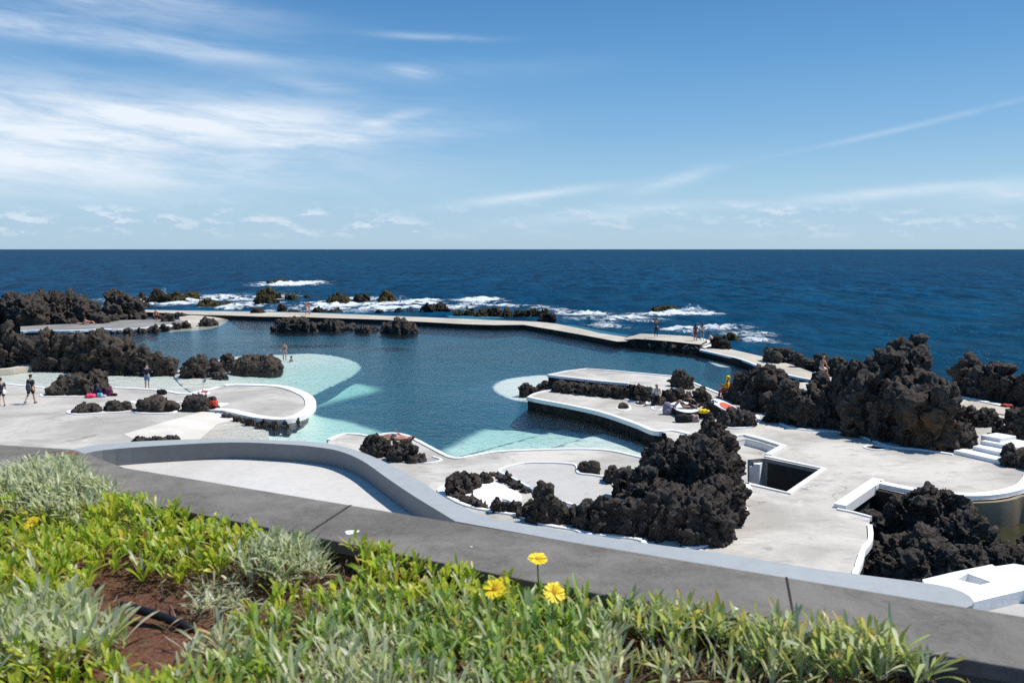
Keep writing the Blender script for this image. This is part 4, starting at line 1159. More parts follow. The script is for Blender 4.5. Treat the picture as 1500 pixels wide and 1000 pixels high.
# front top edge of each tread
st_px = [(1397, 659, 1466, 674.5), (1425, 653, 1476, 664.5), (1436, 645, 1490, 655), (1437, 637, 1466, 642)]
d0 = W(1466, 674.5, hgt) - W(1397, 659, hgt)
nrm = Vector((-d0.y, d0.x, 0)).normalized()
for k, (x0, y0, x1, y1) in enumerate(st_px):
    zt = hgt * (k + 1)
    a = W(x0, y0, zt); b = W(x1, y1, zt)
    L = [a, b, b + nrm * (2.6 - .5 * k), a + nrm * (2.6 - .5 * k)]
    st_ = link('step', slab_mesh('step', [Vector((p.x, p.y, zt)) for p in L], -0.3 - .01 * k), [M['white_clean'], M['white_clean']], ws)
    md = st_.modifiers.new('b', 'BEVEL'); md.width = 0.02; md.segments = 2; md.limit_method = 'ANGLE'

# ---- bay floor with murky water
bf = WL([(1228, 713), (1340, 700), (1700, 700), (1700, 900), (1480, 1000), (1250, 900), (1200, 850)], 0)
struct('bay_floor', slab_mesh('bay_floor', [Vector((p.x, p.y, -2.0)) for p in bf], -3), [M['lava_wall'], M['lava_wall']])
t = NT('murky_water'); p = t.pos()
M['murk'] = t.out(t.pbsdf(t.mix(t.ramp(t.noise(p, 1.3, 5, 0.65), 0.35, 0.65), (0.022, 0.026, 0.014), (0.05, 0.046, 0.02)), 0.12, t.bump(t.noise(p, 4, 3), 0.15, 0.05), 0.5))
L = WL([(1400, 762, -1.0), (1440, 738, -1.0), (1620, 728, -1.0), (1620, 850, -1.0), (1440, 830, -1.0)])
struct('bay_water', slab_mesh('bay_water', L, -1.2), [M['murk'], M['murk']])

# ------------------------------------------------------------------ the building below the promenade
RZT = 6.3; RZF = 6.08
out_px = [(108, 657), (160, 649), (240, 644.5), (328, 642.5), (420, 645), (460, 647), (496, 652), (527, 661), (558, 673.5), (589, 689.5), (617, 705), (645, 724), (678, 742), (712, 756), (768, 767), (840, 779), (912, 789.5), (968, 798), (1052, 809), (1180, 830), (1260, 841), (1340, 851)]
in_px = [(110, 668), (150, 659), (240, 652), (340, 647.5), (420, 650.5), (460, 654), (496, 660), (530, 674), (566, 699), (600, 722), (634, 743), (667, 763)]
outw = smooth_line(WL(out_px, RZT), 4)
inw = smooth_line(WL(in_px, RZT), 4)
# the inner edge goes on behind the coping, parallel to the outer one
e0, e1 = W(768, 767, RZT), W(1340, 851, RZT)
ud = (e1 - e0).normalized(); un = Vector((ud.y, -ud.x, 0))
wid = 0.46
end = e1 + ud * 0.15
inw_tail = [inw[-1].lerp(e1 + un * wid, k / 6) for k in range(1, 7)]
cap = []
cc = end + un * wid * 0.5
for k in range(9):
    an = math.pi * k / 8
    cap.append(cc + (-un * math.cos(an) + ud * math.sin(an)) * wid * 0.5)
ring = outw + cap + list(reversed(inw + inw_tail))
bl = empty('flat_roofed_building', Vector((1.0, 8.0, 0)), 'low building below the promenade with a pale flat roof and curving grey-blue parapet', 'building')
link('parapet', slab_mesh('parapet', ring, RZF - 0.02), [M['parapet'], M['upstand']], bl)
prom = [W(108, 658, 7.85), W(184, 684, 7.85), W(1500, 903, 7.85)]
roofpoly = [p + Vector((0, -0.06, 0)) for p in outw[1:]] + [end + un * 0.1]
back = [Vector((prom[2].x * 1.0, prom[2].y + 0.0, 0)), Vector((prom[1].x, prom[1].y, 0)), Vector((prom[0].x - 0.3, prom[0].y, 0)), Vector((W(100, 662, RZT).x, W(100, 662, RZT).y, 0))]
rp_ = [Vector((p.x, p.y, RZF)) for p in roofpoly] + [Vector((p.x, p.y, RZF)) for p in back]
link('roof', slab_mesh('roof', rp_, RZF - 0.25), [M['roof'], M['white']], bl)
wl_ = [Vector((p.x * 0.995, p.y * 0.995, RZF - 0.26)) for p in rp_]
link('wall', slab_mesh('wall', wl_, -0.1), [M['white'], M['white']], bl)

# white stair landing right of the roof
ld = empty('stair_landing', W(1440, 850, 5.3), 'white walled stair landing with a square recess, at the end of the roof', 'landing')
LZ = 5.55
lo_ = WL([(1351, 848), (1400, 836.5), (1453, 826), (1458, 829), (1485, 825), (1560, 838), (1640, 880), (1500, 864), (1403, 887), (1380, 890)], LZ)
rec = WL([(1418, 839.5), (1452, 852), (1436, 856), (1402, 848)], LZ)
link('landing_top', slab_mesh('landing_top', lo_, LZ - 0.5, holes=[rec], hole_bots=[LZ - 0.16]), [M['white_clean'], M['white_clean']], ld)
link('recess_floor', slab_mesh('recess_floor', [Vector((p.x, p.y, LZ - 0.15)) for p in rec], LZ - 0.3), [M['white_clean'], M['white_clean']], ld)
fl = WL([(1403, 887.5), (1500, 864.5), (1620, 886), (1560, 960), (1420, 960), (1396, 890)], LZ - 0.12)
link('landing_floor', slab_mesh('landing_floor', fl, LZ - 0.6), [M['pale_deck'], M['white']], ld)
lw = [Vector((p.x, p.y, LZ - 0.5)) for p in WL([(1360, 850), (1453, 829), (1560, 840), (1600, 880), (1540, 950), (1400, 950)], LZ - 0.5)]
link('landing_wall', slab_mesh('landing_wall', lw, -2.0), [M['white'], M['white']], ld)

# ------------------------------------------------------------------ promenade planter: coping and soil
CZ = 7.85
pl_ = empty('planter_wall', W(560, 790, CZ), 'dark weathered cement planter coping running along the promenade edge', 'wall')
cfar = [(-250, 634), (0, 651), (110, 658), (184, 684.5), (1760, 945)]
cnear = [(1760, 1032), (1500, 979.5), (1140, 918), (800, 855), (466, 787), (172, 729), (110, 694), (0, 688), (-250, 672)]
cop = WL(cfar + cnear, CZ)
me = slab_mesh('coping', cop, CZ - 0.038)
cp = link('coping', me, [M['coping'], M['coping']], pl_)
md = cp.modifiers.new('b', 'BEVEL'); md.width = 0.006; md.segments = 2; md.limit_method = 'ANGLE'
# wall under the coping, set back a little
far_i = [p + (q - p).normalized() * 0.05 for p, q in zip(WL(cfar, CZ), WL([(-250, 672), (0, 688), (110, 694), (172, 729), (1760, 1032)], CZ))]
near_i = [p + (q - p).normalized() * 0.05 for p, q in zip(WL([(1760, 1032), (172, 729), (110, 694), (0, 688), (-250, 672)], CZ), WL([(1760, 945), (184, 684.5), (110, 658), (0, 651), (-250, 634)], CZ))]
wb = [Vector((p.x, p.y, CZ - 0.040)) for p in far_i + near_i]
link('wall', slab_mesh('wall', wb, 0.0), [M['pit'], M['coping']], pl_)
# joints cut in the coping as thin dark mortar lines
for a, b in [((515, 741), (464, 760)), ((1145, 838), (1230, 934)), ((-30, 650), (60, 690))]:
    pass
jl = WL([(515, 738), (462, 762)], CZ)
link('joint', strip_mesh('joint', WL([(514, 739.5), (448, 783)], CZ), 0.008, -0.004, 0.0015), M['rock'], pl_)
link('joint', strip_mesh('joint', WL([(1152, 845), (1166, 921)], CZ), 0.006, -0.004, 0.0015), M['rock'], pl_)
link('joint', strip_mesh('joint', WL([(92, 660), (40, 668), (14, 688)], CZ), 0.006, -0.004, 0.0015), M['rock'], pl_)
rs = plain('rusty_metal', (0.16, 0.065, 0.03), 0.8, 0.4, 30)
link('rusty_plate', slab_mesh('rusty_plate', WL([(76, 663.5, CZ + .003), (112, 660.5, CZ + .003), (116, 664, CZ + .003), (104, 669, CZ + .003), (84, 667, CZ + .003)]), CZ - 0.03), [rs, rs], pl_)
for px, py, s in [(517, 778, 0.022), (511, 781, 0.013), (1078, 891, 0.008), (1076, 889.5, .006), (1290, 934, .006), (690, 800, .005)]:
    c = W(px, py, CZ + 0.002)
    L = [c + Vector((math.cos(a) * s * random.uniform(.6, 1.3), math.sin(a) * s * random.uniform(.5, 1.0), 0)) for a in np.linspace(0, 6.28, 10)[:-1]]
    link('bird_dropping', slab_mesh('bird_dropping', L, CZ - 0.002), [M['white'], M['white']], pl_)

# soil
SZ = 7.76
def soil():
    n = 150
    xs = np.linspace(-6.5, 4.0, n); ys = np.linspace(0.5, 5.2, n)
    X, Y = np.meshgrid(xs, ys, indexing='ij')
    P = np.stack([X.ravel(), Y.ravel(), np.zeros(X.size)], 1)
    z = SZ + 0.018 * fbm(P * 2.2, 3) + 0.008 * fbm(P * 11, 3)
    P[:, 2] = z
    cn = WL([(1760, 1032), (172, 729), (110, 694), (0, 688), (-250, 672), (-900, 650)], CZ)
    hx = np.array([p.x for p in cn] + [-9, 9]); hy = np.array([p.y + 0.13 for p in cn] + [-2, -2])
    ins = inside(P[:, 0], P[:, 1], hx, hy)
    i = np.arange(n * n).reshape(n, n)
    F = np.stack([i[:-1, :-1], i[1:, :-1], i[1:, 1:], i[:-1, 1:]], -1).reshape(-1, 4)
    F = F[ins[F].all(1)]
    struct('soil', np_mesh('soil', P, F), M['soil'])
soil()
# ------------------------------------------------------------------ people
SKIN = plain('skin', (0.50, 0.31, 0.22), 0.55, 0.06, 20)
SKIN_T = plain('tanned_skin', (0.40, 0.21, 0.14), 0.55, 0.06, 20)
SKIN_R = plain('sunburnt_skin', (0.55, 0.27, 0.19), 0.55, 0.06, 20)
HAIR = {'dark': plain('dark_hair', (0.018, 0.013, 0.01), 0.5), 'brown': plain('brown_hair', (0.07, 0.04, 0.022), 0.5), 'grey': plain('grey_hair', (0.22, 0.20, 0.18), 0.6)}
EYE = plain('eye', (0.02, 0.015, 0.012), 0.2)
CLOTH = {}
def cloth(c):
    if c not in CLOTH:
        CLOTH[c] = plain('cloth', c, 0.85, 0.25, 14, 0.15)
    return CLOTH[c]

def skin_mesh(name, pts, edges, rad, sub=1):
    me = bpy.data.meshes.new(name)
    me.from_pydata([tuple(p) for p in pts], edges, [])
    ob = bpy.data.objects.new('tmp', me); COL.objects.link(ob)
    ob.modifiers.new('s', 'SKIN')
    lay = me.skin_vertices[0].data
    for i, r in enumerate(rad):
        lay[i].radius = (r, r) if not isinstance(r, tuple) else r
        lay[i].use_root = (i == 0)
    m = ob.modifiers.new('u', 'SUBSURF'); m.levels = sub; m.render_levels = sub
    dg = bpy.context.evaluated_depsgraph_get(); dg.update()
    out = bpy.data.meshes.new_from_object(ob.evaluated_get(dg))
    out.name = name
    bpy.data.objects.remove(ob); bpy.data.meshes.remove(me)
    out.polygons.foreach_set('use_smooth', [True] * len(out.polygons))
    return out

def add_to(me, other_bm_fn, mi=0):
    bm = bmesh.new(); bm.from_mesh(me)
    n = len(bm.faces)
    other_bm_fn(bm)
    bm.faces.ensure_lookup_table()
    for f in bm.faces[n:]:
        f.material_index = mi; f.smooth = True
    bm.to_mesh(me); bm.free()

def rx(a):
    return Matrix.Rotation(a, 3, 'X')

def person(label, loc, face, H=1.72, skin=SKIN, hair='dark', longhair=False, top=None, sleeve=0.5, bottom=(0.02, 0.02, 0.025), leg=0.5, shoes=None, suit=None,
           lean=4, thigh=(0, 0), knee=(4, 4), splay=4, arm=((5, 8, 12), (5, 8, 12)), tilt=0, seat=None, head=(0, 0), look_pitch=0, group=None, roll=0):
    """face: direction looked at, degrees clockwise from +Y (away from the camera). arm: (flex, abduct, elbow) left, right"""
    s = H / 1.72
    root = Vector((0, 0, 0))
    T = rx(R(-lean))                      # torso frame, leaning forwards (+y)
    P, E_, RD, ids = [], [], [], {}
    def add(nm, p, r, parent=None):
        ids[nm] = len(P); P.append(Vector(p)); RD.append(r)
        if parent: E_.append((ids[parent], ids[nm]))
    add('pelvis', root, .112)
    add('waist', T @ Vector((0, 0, .13)), (.102), 'pelvis')
    add('chest', T @ Vector((0, .01, .33)), (.122), 'waist')
    add('nbase', T @ Vector((0, -.005, .475)), (.066), 'chest')
    hp = rx(R(-lean - look_pitch))
    nb = P[ids['nbase']]
    add('neck', nb + hp @ Vector((0, .01, .065)), .052, 'nbase')
    hc = nb + hp @ Vector((0, .03, .165))
    add('head', hc, (.078, .092), 'neck')
    add('crown', nb + hp @ Vector((0, .022, .235)), (.066, .078), 'head')
    for sd, nm in ((-1, 'l'), (1, 'r')):
        k = 0 if sd < 0 else 1
        fl, ab, el = arm[k]
        add('sh' + nm, T @ Vector((sd * .175, 0, .425)), .058, 'chest')
        A = T @ rx(R(fl)) @ Matrix.Rotation(R(-ab * sd), 3, 'Y')
        e = P[ids['sh' + nm]] + A @ Vector((sd * .012, 0, -.285))
        add('el' + nm, e, .041, 'sh' + nm)
        B = T @ rx(R(fl)) @ Matrix.Rotation(R(-ab * sd * .4), 3, 'Y') @ rx(R(el))
        add('fa' + nm, e + B @ Vector((0, 0, -.09)), .040, 'el' + nm)
        w = e + B @ Vector((0, 0, -.245))
        add('wr' + nm, w, .027, 'fa' + nm)
        add('pa' + nm, w + B @ Vector((0, 0, -.075)), (.018, .036), 'wr' + nm)
        ids['B' + nm] = B
        add('hip' + nm, Vector((sd * .09, 0, -.05)), .098, 'pelvis')
        C = rx(R(thigh[k])) @ Matrix.Rotation(R(-splay * sd * .5), 3, 'Y')
        kn = P[ids['hip' + nm]] + C @ Vector((0, 0, -.41))
        add('th' + nm, P[ids['hip' + nm]] + C @ Vector((0, 0, -.18)), .082, 'hip' + nm)
        add('kn' + nm, kn, .054, 'th' + nm)
        D = rx(R(thigh[k] - knee[k])) @ Matrix.Rotation(R(-splay * sd * .2), 3, 'Y')
        add('ca' + nm, kn + D @ Vector((0, -.012, -.14)), .056, 'kn' + nm)
        an = kn + D @ Vector((0, 0, -.405))
        add('an' + nm, an, .036, 'ca' + nm)
        Ft = D if tilt or abs(thigh[k] - knee[k]) > 40 else Matrix.Identity(3)
        add('he' + nm, an + Ft @ Vector((0, -.03, -.04)), .034, 'an' + nm)
        add('to' + nm, an + Ft @ Vector((sd * .02, .17, -.055)), (.036, .024), 'an' + nm)
    G = Matrix.Rotation(R(-face), 3, 'Z') @ rx(R(tilt)) @ Matrix.Rotation(R(roll), 3, 'Y')
    P2 = [G @ (p * s) for p in P]
    rads = [(r[0] * s, r[1] * s) if isinstance(r, tuple) else r * s for r in RD]
    low = min(P2[i].z - (max(rads[i]) if isinstance(rads[i], tuple) else rads[i]) * 0.8 for i in range(len(P2)))
    dz = -low if seat is None else seat + 0.11 * s
    sh = Vector((0, 0, dz))
    P2 = [p + sh for p in P2]
    o = empty('person', loc, label, 'person', group)
    body = skin_mesh('body', P2, E_, rads, 2)
    eg = G
    def extras(bm):
        hm = G @ hp
        hcw = P2[ids['head']]
        def ball(c, r, seg=6):
            bmesh.ops.create_uvsphere(bm, u_segments=seg + 2, v_segments=seg, radius=1, matrix=Matrix.Translation(c) @ hm.to_4x4() @ Matrix.Diagonal((*r, 1)))
        ball(hcw + hm @ Vector((0, .098, .0)) * s, (.013 * s, .02 * s, .024 * s))          # nose
        ball(hcw + hm @ Vector((0, .088, -.045)) * s, (.024 * s, .01 * s, .009 * s))       # lips
        for q in (-1, 1):
            ball(hcw + hm @ Vector((q * .078, .0, .005)) * s, (.012 * s, .02 * s, .03 * s))  # ears
        for sd, nm in ((-1, 'l'), (1, 'r')):                                              # fingers and thumb
            Bm = G @ ids['B' + nm]
            pw = P2[ids['pa' + nm]]
            for f in range(5):
                if f < 4:
                    st = pw + Bm @ Vector((0, -.027 + .018 * f, -.02)) * s
                    ln = (.062, .075, .070, .055)[3 - f] * s
                    d1 = Bm @ Vector((-sd * .25, 0, -1)); d2 = Bm @ Vector((-sd * .8, 0, -.7))
                else:
                    st = pw + Bm @ Vector((0, .03, .03)) * s
                    ln = .055 * s
                    d1 = Bm @ Vector((-sd * .2, .7, -.7)); d2 = Bm @ Vector((-sd * .3, .25, -1))
                mid = st + d1.normalized() * ln * .55
                for p, q, r0, r1 in ((st, mid, .0095, .0085), (mid, mid + d2.normalized() * ln * .5, .0085, .006)):
                    ax = (q - p)
                    mt = Matrix.Translation((p + q) / 2) @ ax.to_track_quat('Z', 'Y').to_matrix().to_4x4()
                    bmesh.ops.create_cone(bm, cap_ends=True, segments=6, radius1=r0 * s, radius2=r1 * s, depth=ax.length * 1.15, matrix=mt)
    add_to(body, extras)
    def eyes(bm):
        hm = G @ hp
        for q in (-1, 1):
            bmesh.ops.create_uvsphere(bm, u_segments=6, v_segments=5, radius=.011 * s, matrix=Matrix.Translation(P2[ids['head']] + hm @ Vector((q * .034, .083, .014)) * s))
    add_to(body, eyes, 1)
    link('body', body, [skin, EYE], o, True)
    # hair: a cap over crown and back of the head
    bm = bmesh.new()
    bmesh.ops.create_icosphere(bm, subdivisions=3, radius=1)
    hm = G @ hp
    for v in bm.verts:
        v.co *= 1 + 0.06 * math.sin(v.co.x * 9 + v.co.z * 7)
    dead = [v for v in bm.verts if (v.co.z < 0.12 and v.co.y > -0.05) or v.co.z < -0.45]
    bmesh.ops.delete(bm, geom=dead, context='VERTS')
    bmesh.ops.transform(bm, verts=bm.verts, matrix=Matrix.Translation(P2[ids['head']] + hm @ Vector((0, -.006, .03)) * s) @ hm.to_4x4() @ Matrix.Diagonal((.094 * s, .112 * s, .118 * s, 1)))
    if longhair:
        bmesh.ops.create_icosphere(bm, subdivisions=2, radius=1, matrix=Matrix.Translation(P2[ids['head']] + hm @ Vector((0, -.085, -.09)) * s) @ hm.to_4x4() @ Matrix.Diagonal((.075 * s, .045 * s, .17 * s, 1)))
    me = bpy.data.meshes.new('hair'); bm.to_mesh(me); bm.free()
    me.polygons.foreach_set('use_smooth', [True] * len(me.polygons))
    link('hair', me, HAIR[hair], o, True)
    def garment(nm, keys, ed, c, grow, cut=None):
        pts = [P2[ids[k]].copy() for k in keys]
        rr = [rads[ids[k]] for k in keys]
        rr = [((r[0] + grow) * 1.06, (r[1] + grow) * 1.06) if isinstance(r, tuple) else (r + grow) * 1.10 for r in rr]
        if cut:
            for k, (a, f) in cut.items():
                pts[keys.index(k)] = P2[ids[a]].lerp(P2[ids[k]], f)
                ra = rads[ids[a]]; ra = ra if not isinstance(ra, tuple) else ra[0]
                rr[keys.index(k)] = (ra * (1 - f) + rads[ids[k]] * f + grow * 1.3) * 1.06
        me = skin_mesh(nm, pts, [(keys.index(a), keys.index(b)) for a, b in ed], rr, 1)
        link(nm, me, cloth(c), o, True)
    g = .013 * s
    if top:
        ks = ['waist', 'pelvis', 'chest', 'shl', 'shr']
        ed = [('waist', 'pelvis'), ('waist', 'chest'), ('chest', 'shl'), ('chest', 'shr')]
        cut = {}
        if sleeve > 0:
            ks += ['ell', 'elr']; ed += [('shl', 'ell'), ('shr', 'elr')]
            cut = {'ell': ('shl', min(1, sleeve * 1.6)), 'elr': ('shr', min(1, sleeve * 1.6))}
            if sleeve >= 1:
                ks += ['wrl', 'wrr']; ed += [('ell', 'wrl'), ('elr', 'wrr')]
                cut['wrl'] = ('ell', .92); cut['wrr'] = ('elr', .92)
        garment('top', ks, ed, top, g, cut)
    if suit:
        garment('swimsuit', ['pelvis', 'waist', 'chest', 'hipl', 'hipr'], [('pelvis', 'waist'), ('waist', 'chest'), ('pelvis', 'hipl'), ('pelvis', 'hipr')], suit, .014)
    if bottom and not suit:
        ks = ['pelvis', 'waist', 'hipl', 'hipr', 'thl', 'thr']
        ed = [('pelvis', 'waist'), ('pelvis', 'hipl'), ('pelvis', 'hipr'), ('hipl', 'thl'), ('hipr', 'thr')]
        cut = {'waist': ('pelvis', .6)} if False else {}
        if leg >= .5:
            ks += ['knl', 'knr']; ed += [('thl', 'knl'), ('thr', 'knr')]
            cut.update({'knl': ('thl', min(1, (leg - .3) * 2.2)), 'knr': ('thr', min(1, (leg - .3) * 2.2))})
        if leg >= 1:
            ks += ['anl', 'anr']; ed += [('knl', 'anl'), ('knr', 'anr')]
            cut['anl'] = ('knl', .95); cut['anr'] = ('knr', .95)
        pts_w = P2[ids['waist']].copy()
        P2[ids['waist']] = P2[ids['pelvis']].lerp(pts_w, .35)
        garment('trousers' if leg >= 1 else 'shorts', ks, ed, bottom, g * 1.15, cut)
        P2[ids['waist']] = pts_w
    if shoes:
        for nm in 'lr':
            me = skin_mesh('shoe', [P2[ids['an' + nm]].lerp(P2[ids['he' + nm]], .6), P2[ids['he' + nm]], P2[ids['to' + nm]]], [(0, 1), (0, 2)], [.045 * s, .042 * s, (.045 * s, .034 * s)], 1)
            link('shoe', me, cloth(shoes), o, True)
    o['_ids'] = 0
    del o['_ids']
    return o, {k: P2[v] for k, v in ids.items() if isinstance(v, int)}, G

def blob(name, label, cat, c, r, mat, parent=None, seed=0, fold=0.18, freq=6.5, flat=True, group=None):
    """a soft heap of cloth or a filled bag"""
    v, f = ico(4)
    v = v.copy()
    v = np.sign(v) * np.abs(v) ** 0.8 * np.array(r)
    n = v / (np.linalg.norm(v, axis=1)[:, None] + 1e-9)
    d = (fbm(v * freq + seed, 4) + 0.6 * (0.4 - np.abs(pn(v * freq * .7 + seed + 9)) * 2)) * fold * min(r)
    v = v + n * d[:, None]
    if flat: v[:, 2] = np.maximum(v[:, 2], -r[2] * 0.6) + r[2] * 0.6
    me = np_mesh(name, v, f)
    o = bpy.data.objects.new(name, me); COL.objects.link(o); me.materials.append(mat)
    if parent:
        o.parent = parent; o.location = c
    else:
        o.location = c; tag(o, label, cat, group)
    return o

NAVY = (0.015, 0.022, 0.05); BLACK = (0.012, 0.012, 0.014)
# left deck
pA, jA, GA = person('person with dark shirt and shorts walking off the left edge, white bag at the hip', W(3, 594, ZL), -35, top=(0.03, 0.03, 0.05), sleeve=.5, bottom=BLACK, leg=.55, shoes=BLACK, thigh=(22, -14), knee=(6, 22))
blob('shoulder_bag', 'white shoulder bag carried at the hip by the person at the left edge', 'bag', W(3, 594, ZL) + Vector((0.22, -.05, .72)), (.06, .16, .17), cloth((.75, .74, .72)))
pB, jB, GB = person('person walking away across the left deck in charcoal T-shirt and black shorts', W(46, 591, ZL), 8, H=1.78, top=(0.035, 0.037, 0.037), sleeve=.55, bottom=BLACK, leg=.62, shoes=(.03, .03, .03), thigh=(-16, 14), knee=(24, 4), arm=((8, 12, 20), (-8, 12, 18)))
bp = empty('backpack', pB.location + GB @ Vector((0, -.17, 0)) + Vector((0, 0, 1.22)), 'dark blue-grey backpack on the back of the man walking on the left deck', 'backpack')
blob('bag', None, None, Vector((0, 0, -.22)), (.15, .10, .25), cloth((.055, .07, .085)), bp, 3, .1, 6, False)
blob('pocket', None, None, Vector((0, -.09, -.31)), (.10, .05, .10), cloth((.045, .055, .07)), bp, 5, .1, 6, False)
pC, jC, GC = person('person in navy hoodie and blue shorts standing at the paddling pool edge', W(216, 569.5, -.66), -10, H=1.78, top=NAVY, sleeve=1.0, bottom=(0.10, 0.20, 0.36), leg=.68, thigh=(4, -4), look_pitch=25, arm=((18, 14, 70), (18, 14, 70)))
# far left terrace
person('person in bare torso and dark red shorts standing on the small terrace', W(229, 472, -.3), 150, skin=SKIN_R, bottom=(0.16, 0.02, 0.02), leg=.6, hair='brown', arm=((10, 14, 30), (10, 14, 30)))
person('person sunbathing flat on the small terrace under the peaked crag, paler of two', W(121, 475, -.3), 80, tilt=88, skin=SKIN_R, hair='brown', bottom=(.3, .05, .05), leg=.3, thigh=(40, 25), knee=(70, 45), splay=10)
person('person lying on one elbow beside the sunbather on the small terrace', W(131, 475.5, -.3), 95, tilt=70, skin=SKIN_R, hair='dark', suit=(.03, .03, .04), thigh=(30, 40), knee=(60, 70))
person('person in white top sitting low among the lava at the left edge', W(13, 482, -.35), 110, seat=.25, top=(.75, .74, .72), bottom=(.3, .1, .1), leg=.4, lean=-12, thigh=(80, 85), knee=(95, 80), hair='brown')
# in the pool
person('person with dark hair in a patterned swimsuit, standing ankle deep on the pale shelf', W(417, 528, -.82), 170, H=1.66, longhair=True, suit=(.12, .11, .14), hair='dark', arm=((25, 10, 85), (10, 18, 40)))
sw_, _, _ = person('swimmer with only the head above water beside the woman in the swimsuit', W(426, 524.5, -.6) + Vector((0, 0, -1.52)), 120, hair='brown', skin=SKIN_T, bottom=NAVY)
# sea wall couple
person('person in swim shorts, left of the close pair on the sea wall', W(448.2, 460.5, -.1), 70, H=1.80, skin=SKIN_R, hair='dark', bottom=(.25, .1, .06), leg=.5, arm=((40, 15, 40), (40, 15, 60)))
person('person in dark bikini, right of the close pair on the sea wall', W(453.2, 460.8, -.1), -75, H=1.68, skin=SKIN_R, hair='brown', longhair=True, suit=(.12, .03, .03), arm=((35, 10, 50), (35, 10, 60)))
# near deck sunbather
person('person sunbathing on the back on the near deck beside the double boulder', W(582, 643.5, .02), -92, tilt=90, skin=SKIN_R, hair='dark', bottom=(.03, .035, .05), leg=.5, lean=0, thigh=(6, 14), knee=(10, 26), arm=((2, 22, 10), (8, 18, 30)), look_pitch=-8)
# jetty
person('person in dark green jacket photographing the surf from the jetty', W(961, 492, JZ), 20, H=1.78, top=(.035, .045, .035), sleeve=1, bottom=(.02, .035, .045), leg=1, shoes=BLACK, arm=((70, 10, 85), (70, 10, 85)))
person('person in red and black top on the jetty holding a pink bag, left of two', W(1018.5, 499, JZ), 25, H=1.62, top=(.16, .03, .035), sleeve=.6, bottom=(.04, .07, .08), leg=.6, longhair=True, skin=SKIN_T, arm=((8, 12, 15), (30, 14, 60)))
blob('handbag', 'pink bag hanging from the hand of the girl in red on the jetty', 'bag', W(1014, 497.5, JZ) + Vector((0, 0, .45)), (.10, .07, .16), cloth((.65, .25, .35)))
person('person in cream blouse and short skirt on the jetty, right of two', W(1028.5, 498.5, JZ), 10, H=1.70, top=(.62, .55, .45), sleeve=1, bottom=(.22, .19, .17), leg=.55, longhair=True, hair='brown', arm=((20, 15, 70), (20, 15, 70)))
person('person crouching beside the dark rock at the jetty end', W(1044.5, 503.5, .0), -60, H=1.65, top=(.55, .42, .40), sleeve=.5, bottom=(.08, .07, .08), leg=.6, lean=35, thigh=(115, 105), knee=(135, 130), arm=((60, 10, 40), (60, 10, 40)))
# raised platform
person('person in white shirt and dark trousers sitting on a rock on the low platform', W(963, 592, 0), 200, H=1.75, seat=.42, top=(.74, .70, .68), sleeve=.7, bottom=(.02, .02, .028), leg=1, shoes=(.1, .1, .1), hair='grey', lean=22, thigh=(86, 78), knee=(95, 80), arm=((45, 10, 50), (45, 10, 60)), look_pitch=20)
rock('low dark stone used as a seat by the person in the white shirt', RL([(965, 594, 580, 26)], 0.0), 0.05, group=DECK_G, kids=2, amp=0.6)
# ledge with two sunbathers
led = WL([(984, 590, .36), (984.5, 596, .36), (996, 602, .36), (1012, 604, .36), (1025, 600, .36), (1016, 593, .36), (1000, 587.5, .36)])
lg = empty('sunbathing_ledge', W(1002, 606, 0), 'low black stone ledge with a white painted top, carrying two sunbathers', 'ledge')
link('ledge_top', slab_mesh('ledge_top', smooth_line(led, 3, True), -.1), [M['white'], M['lava_wall']], lg)
person('person lying on the ledge with bare knees drawn up and blue shoes', W(1004, 597.5, .37), -80, tilt=86, H=1.75, skin=SKIN, hair='dark', top=(.03, .03, .04), sleeve=.5, bottom=(.03, .03, .04), leg=.55, shoes=(.05, .25, .5), thigh=(62, 50), knee=(110, 95), lean=0)
person('person in black sitting hunched at the rock end of the ledge', W(1021, 599, .30), -100, seat=.12, H=1.68, skin=SKIN, hair='brown', top=BLACK, sleeve=.5, bottom=(.5, .33, .24), leg=.4, lean=48, thigh=(95, 100), knee=(60, 70), arm=((60, 12, 20), (60, 12, 20)))
blob('towel', 'bright yellow towel crumpled on the white ledge', 'towel', W(1031, 604.5, .30), (.28, .2, .12), cloth((.85, .62, .03)), seed=8, fold=.4)
bk = empty('backpack', W(977, 606.5, 0), 'lilac grey backpack standing alone on the low platform', 'backpack')
blob('bag', None, None, Vector((0, 0, 0)), (.24, .18, .42), cloth((.22, .20, .27)), bk, 11, .12, 5)
blob('pocket', None, None, Vector((0, -.17, .06)), (.16, .07, .16), cloth((.28, .26, .33)), bk, 12, .1, 5)
tor = bpy.data.meshes.new('handle'); bm = bmesh.new()
bmesh.ops.create_uvsphere(bm, u_segments=8, v_segments=6, radius=.05, matrix=Matrix.Translation((0, 0, .52)) @ Matrix.Diagonal((1, .4, .7, 1)))
bm.to_mesh(tor); bm.free(); link('handle', tor, cloth((.12, .11, .14)), bk, True)
blob('bag', 'black holdall with pale patches in front of the sunbathers', 'bag', W(1001, 618, 0), (.42, .22, .26), cloth((.015, .015, .017)), seed=21, fold=.3)
blob('bag', 'brown beach bag at the right of the black holdall', 'bag', W(1017, 617.5, 0), (.24, .2, .24), cloth((.30, .22, .20)), seed=25, fold=.3)
